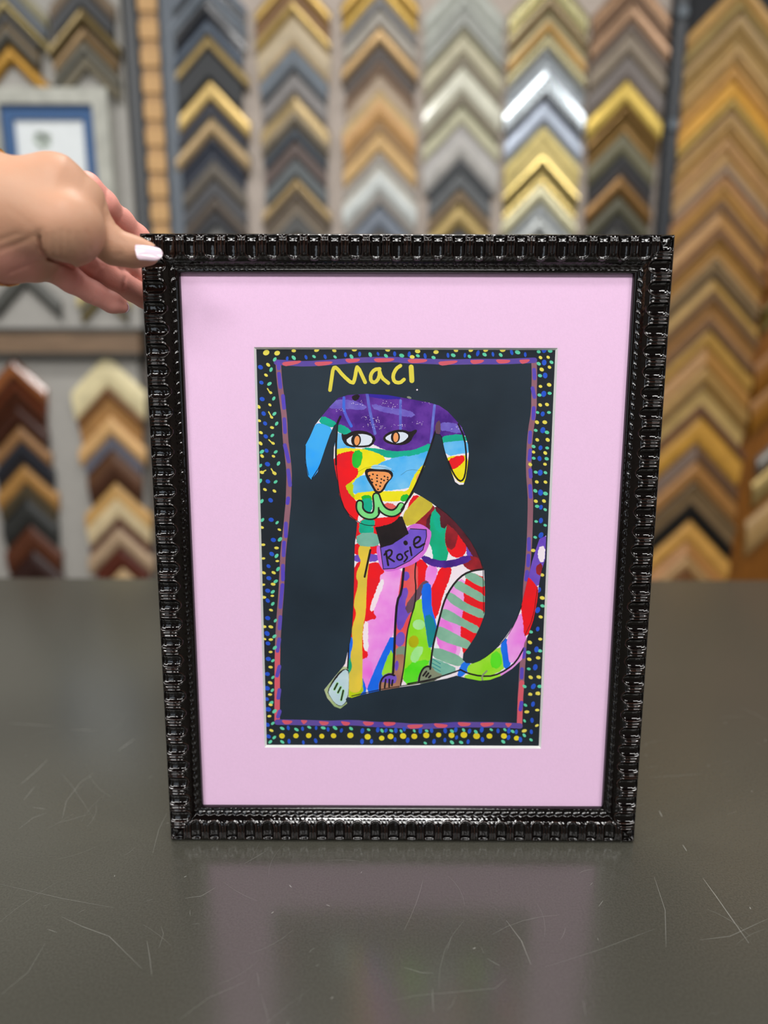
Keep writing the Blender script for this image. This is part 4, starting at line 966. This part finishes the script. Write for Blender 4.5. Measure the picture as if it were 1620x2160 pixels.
Hd([(1370, 690), (1380, 655), (1480, 650), (1560, 640), (1540, 880), (1480, 880), (1420, 800)], 'yellow', .5); Hd([(1380, 680), (1500, 640), (1525, 660), (1500, 700), (1420, 760), (1400, 740)], 'red', .8)
Hd([(1330, 520), (1380, 518), (1560, 500), (1575, 600), (1480, 605), (1365, 630)], 'sky', .5)
Hd([(530, 1248), (700, 1242), (860, 1225), (940, 1150), (860, 1260), (700, 1300), (600, 1305)], 'red', .6); Hd([(770, 1090), (870, 1110), (860, 1150), (800, 1145)], 'coral', .8)
Hd([(560, 1060), (645, 1045), (640, 1165), (600, 1165), (570, 1110)], 'teal', .6); Hd([(560, 1250), (670, 1245), (660, 1310), (550, 1300)], 'teal', .3)
Hd([(1085, 830), (1110, 810), (1110, 850), (1080, 870)], 'orange', .5)
# eyes, nose and mouth
Hd([(358, 415), (390, 442), (470, 400), (540, 395), (620, 410), (695, 465), (652, 548), (560, 560), (420, 552), (370, 500)], 'black', .1)
Hd([(398, 492), (450, 452), (500, 432), (580, 428), (662, 458), (640, 530), (560, 541), (450, 540)], 'eyewhite', .1)
dg.dot(P7([(500, 488)])[0], 10.4, 13.4, .1, 'black', 20); dg.dot(P7([(508, 492)])[0], 5.6, 10, .1, 'orange', 16)
Hd([(748, 470), (790, 420), (880, 388), (960, 390), (1010, 412), (1070, 383), (1082, 405), (1042, 450), (1020, 502), (950, 537), (850, 532), (780, 512)], 'black', .1)
Hd([(768, 472), (810, 437), (880, 412), (960, 412), (1005, 446), (960, 495), (900, 520), (830, 506)], 'eyewhite', .1)
dg.dot(P7([(873, 460)])[0], 9.6, 12.6, .05, 'black', 20); dg.dot(P7([(877, 462)])[0], 5.4, 10, .05, 'orange', 16)
Hd([(578, 785), (610, 752), (700, 765), (800, 763), (848, 790), (852, 840), (800, 892), (762, 972), (720, 998), (680, 988), (648, 930), (598, 850)], 'black', .1)
Hd([(605, 800), (632, 784), (700, 785), (800, 790), (832, 820), (832, 850), (780, 890), (742, 968), (700, 975), (672, 930), (632, 850)], 'orange', .1)
for q in ((628, 825), (660, 812), (700, 822), (770, 832), (800, 842), (800, 862), (650, 860), (698, 848), (740, 858), (765, 870), (655, 888), (700, 878), (735, 892), (690, 912), (728, 925), (708, 955)): dg.dot(P7([q])[0], 2.2, 1.8, .4, 'black', 8)
M1 = [(535, 1090), (530, 1140), (570, 1195), (640, 1215), (690, 1190), (702, 1120), (690, 1020)]
M2 = [(692, 1020), (715, 1090), (760, 1160), (840, 1190), (900, 1160), (932, 1105)]
for L in (M1, M2): dg.stroke(P7(L), 17.5, 'black', 2)
for L in (M1, M2): dg.stroke(P7(L), 10, 'mouth', 2)
dg.stroke(P7([(714, 1180), (714, 1130)]), 3.4, 'black', 0)
# outlines of the head
for L, w in (([(322, 330), (308, 560), (310, 720)], 4.2), ([(325, 330), (250, 460), (165, 720), (80, 852)], 1.8), ([(352, 265), (322, 330)], 5), ([(1255, 400), (1180, 640), (1080, 885), (1030, 985), (975, 1080), (930, 1150)], 4),
             ([(1470, 335), (1530, 470), (1548, 640), (1542, 780), (1520, 865), (1480, 880), (1425, 810), (1375, 690)], 3.6), ([(1310, 450), (1340, 600), (1375, 690)], 1.6),
             ([(310, 720), (328, 880), (345, 1010), (400, 1165), (520, 1268), (600, 1298), (680, 1298)], 1.6), ([(20, 540), (20, 700), (50, 820)], 1.2), ([(515, 790), (600, 745), (740, 735), (860, 785)], .5), ([(925, 820), (1000, 765), (1130, 780)], .5)):
    dg.stroke(P7(L), w, 'black', 1)
Hd([(1252, 330), (1300, 288), (1305, 438), (1252, 428)], 'brown', .2)
dog = dg.build('dog_cutout', 2, YA - 0.0004, art, 0.00035)
# keep the cut-out inside the window of the mat
dog['label'] = 'many-coloured painted paper dog with a purple name tag'

# ---------------------------------------------------------------- the person: left hand and forearm
def cp(u, v, d): return np.array([(u - 810) / F * d, -(v - 1080) / F * d, d], np.float32)
GR = 0.00115
lo = np.array([-0.500, 0.108, 0.368]); hi = np.array([-0.150, 0.272, 0.585])
nx, ny, nz = [int(math.ceil(q)) for q in (hi - lo) / GR]
gx, gy, gz = [np.float32(lo[i]) + np.float32(GR) * np.arange(n, dtype=np.float32) for i, n in enumerate((nx, ny, nz))]
X, Y, Z = np.meshgrid(gx, gy, gz, indexing='ij')


def cone(a, b, flat=1.0):
    """tapered capsule between two (u, v, depth, radius in px) stations"""
    A_, B_ = cp(*a[:3]), cp(*b[:3]); ra, rb = a[3] * a[2] / F, b[3] * b[2] / F
    d = B_ - A_
    d2 = float(d @ d) + 1e-12
    t = np.clip(((X - A_[0]) * d[0] + (Y - A_[1]) * d[1] + (Z - A_[2]) * d[2]) / d2, 0, 1)
    ex = X - A_[0] - t * d[0]; ey = Y - A_[1] - t * d[1]; ez = (Z - A_[2] - t * d[2]) * flat
    return np.sqrt(ex * ex + ey * ey + ez * ez) - (ra + t * (rb - ra))
def smin(a, b, k):
    h = np.clip(.5 + .5 * (b - a) / k, 0, 1)
    return b + (a - b) * h - k * h * (1 - h)
def chain(st, k=.004, flat=1.0):
    r = None
    for a, b in zip(st[:-1], st[1:]):
        c = cone(a, b, flat); r = c if r is None else smin(r, c, k)
    return r


palm = cone((-720, 500, .420, 156), (-42, 457, .440, 138), 1.25)
palm = smin(palm, cone((-20, 458, .440, 104), (110, 412, .446, 75), 1.1), .010)          # towards the thumb's base
palm = smin(palm, cone((60, 452, .440, 84), (139, 482, .438, 78)), .012)                # thenar
palm = smin(palm, cone((0, 520, .446, 70), (70, 540, .456, 54)), .010)                   # heel under the little finger
palm = smin(palm, cone((60, 470, .468, 95), (125, 455, .478, 80)), .015)                 # hand behind the thumb
palm = smin(palm, cone((118, 408, .446, 74), (166, 430, .452, 55)), .010)
thumb = chain([(166, 430, .453, 54), (200, 487, .4585, 40), (240, 521, .463, 33.5), (282, 531, .4675, 29), (312, 535, .470, 24)], .006)
index = chain([(130, 400, .474, 38), (182, 398, .482, 30), (217, 430, .494, 27), (254, 466, .516, 24), (290, 500, .532, 22), (314, 524, .541, 18)], .006)
middle = chain([(150, 480, .478, 36), (225, 540, .500, 27), (282, 576, .532, 25), (330, 600, .543, 22)], .003)
ring_f = chain([(130, 520, .474, 38), (196, 566, .489, 29), (252, 597, .512, 26), (306, 626, .534, 23), (330, 640, .541, 20)], .003)
pinky = chain([(95, 545, .466, 42), (150, 590, .474, 26.5), (196, 617, .483, 23.5), (236, 638, .491, 21), (256, 645, .496, 16)], .003)
fing = np.minimum(np.minimum(smin(index, middle, .0012), smin(ring_f, pinky, .0010)), 9)
fing = smin(fing, smin(middle, ring_f, .0010), .0008)
d = smin(palm, thumb, .0028)
base = smin(palm, np.float32(9) + 0 * X, .001)
front = d
d = smin(front, fing, .0035)
pink_fill_w = np.clip((front - fing) / .006 * .5 + .5, 0, 1)  # palm pink weight; also carries fill light painted on the fingers
# creases and wrinkles
U = 810 + F * X / Z; Vv = 1080 - F * Y / Z
def crease(pts, amp, sig, zmax):
    best = np.full_like(X, 1e9)
    for a, b in zip(pts[:-1], pts[1:]):
        dx, dy = b[0] - a[0], b[1] - a[1]; l2 = dx * dx + dy * dy
        t = np.clip(((U - a[0]) * dx + (Vv - a[1]) * dy) / l2, 0, 1)
        best = np.minimum(best, (U - a[0] - t * dx) ** 2 + (Vv - a[1] - t * dy) ** 2)
    return np.where(Z < zmax, amp * np.exp(-best / sig ** 2), 0)
for pts, amp, sig, zm in (([(84, 500), (89, 526), (103, 545), (150, 560)], .0030, 5, .47), ([(0, 528), (52, 508), (88, 487)], .0006, 5, .47), ([(0, 506), (40, 492)], .0006, 3, .47),
                          ([(20, 575), (70, 555), (100, 545)], .0007, 4, .47), ([(98, 495), (100, 528)], .0006, 3, .46), ([(114, 492), (116, 540)], .0005, 3, .46), ([(130, 488), (133, 546)], .0005, 3, .46),
                          ([(147, 490), (151, 545)], .0005, 3, .46), ([(165, 492), (172, 540)], .0004, 3, .46), ([(183, 488), (190, 530)], .0004, 3, .46), ([(171, 583), (166, 604), (153, 616)], .0011, 3, .52),
                          ([(207, 612), (202, 627), (189, 642)], .0009, 2.6, .52), ([(215, 560), (203, 580)], .0009, 2.6, .54), ([(264, 586), (260, 610)], .0008, 2.4, .54), ([(226, 400), (221, 436)], .0006, 2.6, .54),
                          ([(260, 436), (257, 458), (244, 474)], .0006, 2.6, .54), ([(257, 503), (265, 512), (266, 524)], .0005, 2.2, .47), ([(250, 500), (257, 512)], .0004, 2, .47), ([(245, 540), (256, 536)], .0004, 2.4, .47),
                          ([(205, 556), (222, 556), (213, 548)], .0006, 3, .46), ([(20, 440), (60, 470), (85, 495)], .00015, 6, .46)):
    d = d + crease(pts, amp, sig, zm)
d = d.astype(np.float32)


def surface_nets(d):
    ins = d < 0
    c = [d[i:i + d.shape[0] - 1, j:j + d.shape[1] - 1, k:k + d.shape[2] - 1] for i in (0, 1) for j in (0, 1) for k in (0, 1)]
    s = sum((q < 0).astype(np.int8) for q in c)
    act = (s > 0) & (s < 8)
    idx = np.argwhere(act)
    vid = np.full(act.shape, -1, np.int64); vid[act] = np.arange(len(idx))
    vals = np.stack([q[act] for q in c], 1)
    corners = np.array([(i, j, k) for i in (0, 1) for j in (0, 1) for k in (0, 1)], float)
    acc = np.zeros((len(idx), 3)); cnt = np.zeros(len(idx))
    for a in range(8):
        for b in range(a + 1, 8):
            if np.abs(corners[a] - corners[b]).sum() != 1: continue
            va, vb = vals[:, a], vals[:, b]; cr = (va < 0) != (vb < 0)
            t = np.where(cr, va / np.where(cr, va - vb, 1), 0)
            acc += np.where(cr[:, None], corners[a] + t[:, None] * (corners[b] - corners[a]), 0); cnt += cr
    P = idx + acc / cnt[:, None]
    quads = []
    for ax in range(3):
        sl0 = [slice(None)] * 3; sl1 = [slice(None)] * 3
        sl0[ax] = slice(0, -1); sl1[ax] = slice(1, None)
        i0, i1 = ins[tuple(sl0)], ins[tuple(sl1)]
        e = np.argwhere(i0 != i1)
        b1, b2 = (ax + 1) % 3, (ax + 2) % 3
        ok = (e[:, b1] > 0) & (e[:, b2] > 0) & (e[:, b1] < act.shape[b1]) & (e[:, b2] < act.shape[b2]) & (e[:, ax] < act.shape[ax])
        e = e[ok]; flip = i0[tuple(e.T)]
        o1 = np.zeros(3, int); o1[b1] = 1; o2 = np.zeros(3, int); o2[b2] = 1
        q = np.stack([vid[tuple((e - o1 - o2).T)], vid[tuple((e - o2).T)], vid[tuple(e.T)], vid[tuple((e - o1).T)]], 1)
        q[~flip] = q[~flip][:, ::-1]
        quads.append(q)
    return P, np.concatenate(quads), idx


Pn, Q, ci = surface_nets(d)
Q = Q[(Q >= 0).all(1)]
pw = pink_fill_w[ci[:, 0], ci[:, 1], ci[:, 2]]
pc = lo + Pn * GR                                     # camera axes: right, up, forward
ub = 810 + F * pc[:, 0] / pc[:, 2]; vb = 1080 - F * pc[:, 1] / pc[:, 2]
heel = np.clip((vb - 505) / 40, 0, 1) * np.clip((100 - ub) / 30, 0, 1)
pw = np.clip(np.maximum(pw, heel * .55), 0, 1)
BM = np.array([RIGHT, UP, FWD]); wp = np.array(CAM) + pc @ BM
person_loc = Vector(at_d(-40, 450, .44))
skin = bpy.data.materials.new('skin'); skin.use_nodes = True
N = skin.node_tree.nodes; Lk = skin.node_tree.links; b = N['Principled BSDF']
at_n = N.new('ShaderNodeAttribute'); at_n.attribute_name = 'palm_pink_fill'
mixc = N.new('ShaderNodeMix'); mixc.data_type = 'RGBA'
mixc.inputs[6].default_value = lin('#b58b71'); mixc.inputs[7].default_value = lin('#e09c90')  # palm pink, its colour lightened to stand in for fill on shaded fingers
tcn = N.new('ShaderNodeTexCoord'); nn = N.new('ShaderNodeTexNoise'); nn.inputs['Scale'].default_value = 38; nn.inputs['Detail'].default_value = 4
Lk.new(tcn.outputs['Object'], nn.inputs['Vector'])
mix2 = N.new('ShaderNodeMix'); mix2.data_type = 'RGBA'; mix2.blend_type = 'MULTIPLY'; mix2.inputs[0].default_value = .35
rmp = N.new('ShaderNodeValToRGB'); rmp.color_ramp.elements[0].color = (1, .80, .74, 1); rmp.color_ramp.elements[1].color = (1, 1, .97, 1)
rmp.color_ramp.elements[0].position = .3; rmp.color_ramp.elements[1].position = .65
Lk.new(nn.outputs['Fac'], rmp.inputs[0]); Lk.new(at_n.outputs['Fac'], mixc.inputs[0])
Lk.new(mixc.outputs[2], mix2.inputs[6]); Lk.new(rmp.outputs[0], mix2.inputs[7]); Lk.new(mix2.outputs[2], b.inputs['Base Color'])
b.inputs['Roughness'].default_value = .48; b.inputs['Subsurface Weight'].default_value = .12
b.inputs['Subsurface Radius'].default_value = (.008, .003, .0015); b.inputs['Subsurface Scale'].default_value = 1.0
b.inputs['Specular IOR Level'].default_value = .25
vo = N.new('ShaderNodeTexVoronoi'); vo.inputs['Scale'].default_value = 900; bpn = N.new('ShaderNodeBump')
bpn.inputs['Strength'].default_value = .12; bpn.inputs['Distance'].default_value = .0006
Lk.new(tcn.outputs['Object'], vo.inputs['Vector']); Lk.new(vo.outputs['Distance'], bpn.inputs['Height']); Lk.new(bpn.outputs[0], b.inputs['Normal'])
person = mesh_obj('person', wp - np.array(person_loc), Q.tolist(), skin, smooth=True)
person.location = person_loc
att = person.data.attributes.new('palm_pink_fill', 'FLOAT', 'POINT'); att.data.foreach_set('value', pw.astype(np.float32))
sm = person.modifiers.new('smooth', 'SMOOTH'); sm.factor = .5; sm.iterations = 3
tag(person, 'person reaching in from the left, bare left hand gripping the corner of the black frame', 'person')


def nail(name, tip, back, width, normal, curve, m, label=None):
    """an almond nail plate lying on a finger end, bent across its width"""
    tip, back, normal = Vector(tip), Vector(back), Vector(normal).normalized()
    ax_ = (tip - back); ln = ax_.length; ax_.normalize()
    side = ax_.cross(normal).normalized(); nrm = side.cross(ax_).normalized()
    V, Fc = [], []
    nu, nv = 22, 12
    for i in range(nu + 1):
        t = i / nu
        wd = width * min(1, math.sqrt(max(0, 1 - ((.22 - t) / .22) ** 4)) if t < .22 else 1) * (math.sqrt(max(0.0, 1 - ((t - .45) / .55) ** 2.6)) if t > .45 else 1)
        wd = max(wd, width * .06)
        for j in range(nv + 1):
            sj = (j / nv - .5) * wd
            th = sj / curve
            p = back + ax_ * (ln * t) + side * (curve * math.sin(th)) + nrm * (curve * (math.cos(th) - 1) + .0012 * math.sin(math.pi * t) * .6)
            V.append(p - person_loc)
    for i in range(nu):
        for j in range(nv):
            a = i * (nv + 1) + j; Fc.append([a, a + 1, a + nv + 2, a + nv + 1])
    o = mesh_obj(name, V, Fc, m, parent=person, smooth=True)
    so = o.modifiers.new('thickness', 'SOLIDIFY'); so.thickness = .0006; so.offset = 0
    if label: o['label'] = label
    return o


nail_m = mat('pearl_pink_varnish', '#d2bcc8', .25, coat=.8, vary=.05, scale=180)
toward = (-FWD + UP * .35).normalized()
nail('thumbnail', at_d(343, 534, .4565), at_d(285, 527, .4487), .0133, toward - RIGHT * .05, .0092, nail_m, 'long pearly pink varnished thumbnail')
nail('fingernail', at_d(272, 653, .4955), at_d(255, 640, .4985), .0085, (RIGHT * .5 + FWD * .8 + UP * .2), .0055, nail_m, 'tip of a pale nail on the little finger')
# thin gold bracelet at the wrist
bm = bmesh.new()
c0 = at_d(-8, 454, .440); n_ = 64; rr = .0007
ringp = []
for i in range(n_):
    a = 2 * math.pi * i / n_
    r1 = 144 * .440 / F
    ringp.append(c0 + UP * (r1 * math.cos(a)) + FWD * (r1 / 1.22 * math.sin(a)) + RIGHT * (.010 * math.sin(a)))
V, Fc = [], []
for i, p in enumerate(ringp):
    tdir = (ringp[(i + 1) % n_] - ringp[i - 1]).normalized(); s1 = tdir.cross(RIGHT).normalized(); s2 = tdir.cross(s1)
    for k in range(6):
        V.append(p - person_loc + (s1 * math.cos(k * math.pi / 3) + s2 * math.sin(k * math.pi / 3)) * rr * (1.3 if i % 2 else .8))
for i in range(n_):
    for k in range(6):
        a, b2 = i * 6 + k, i * 6 + (k + 1) % 6; c_, d_ = ((i + 1) % n_) * 6 + (k + 1) % 6, ((i + 1) % n_) * 6 + k
        Fc.append([a, b2, c_, d_])
br = mesh_obj('bracelet', V, Fc, mat('yellow_gold', '#e6c37a', .2, 1.0, vary=.05), parent=person, smooth=True)
br['label'] = 'thin gold chain bracelet'
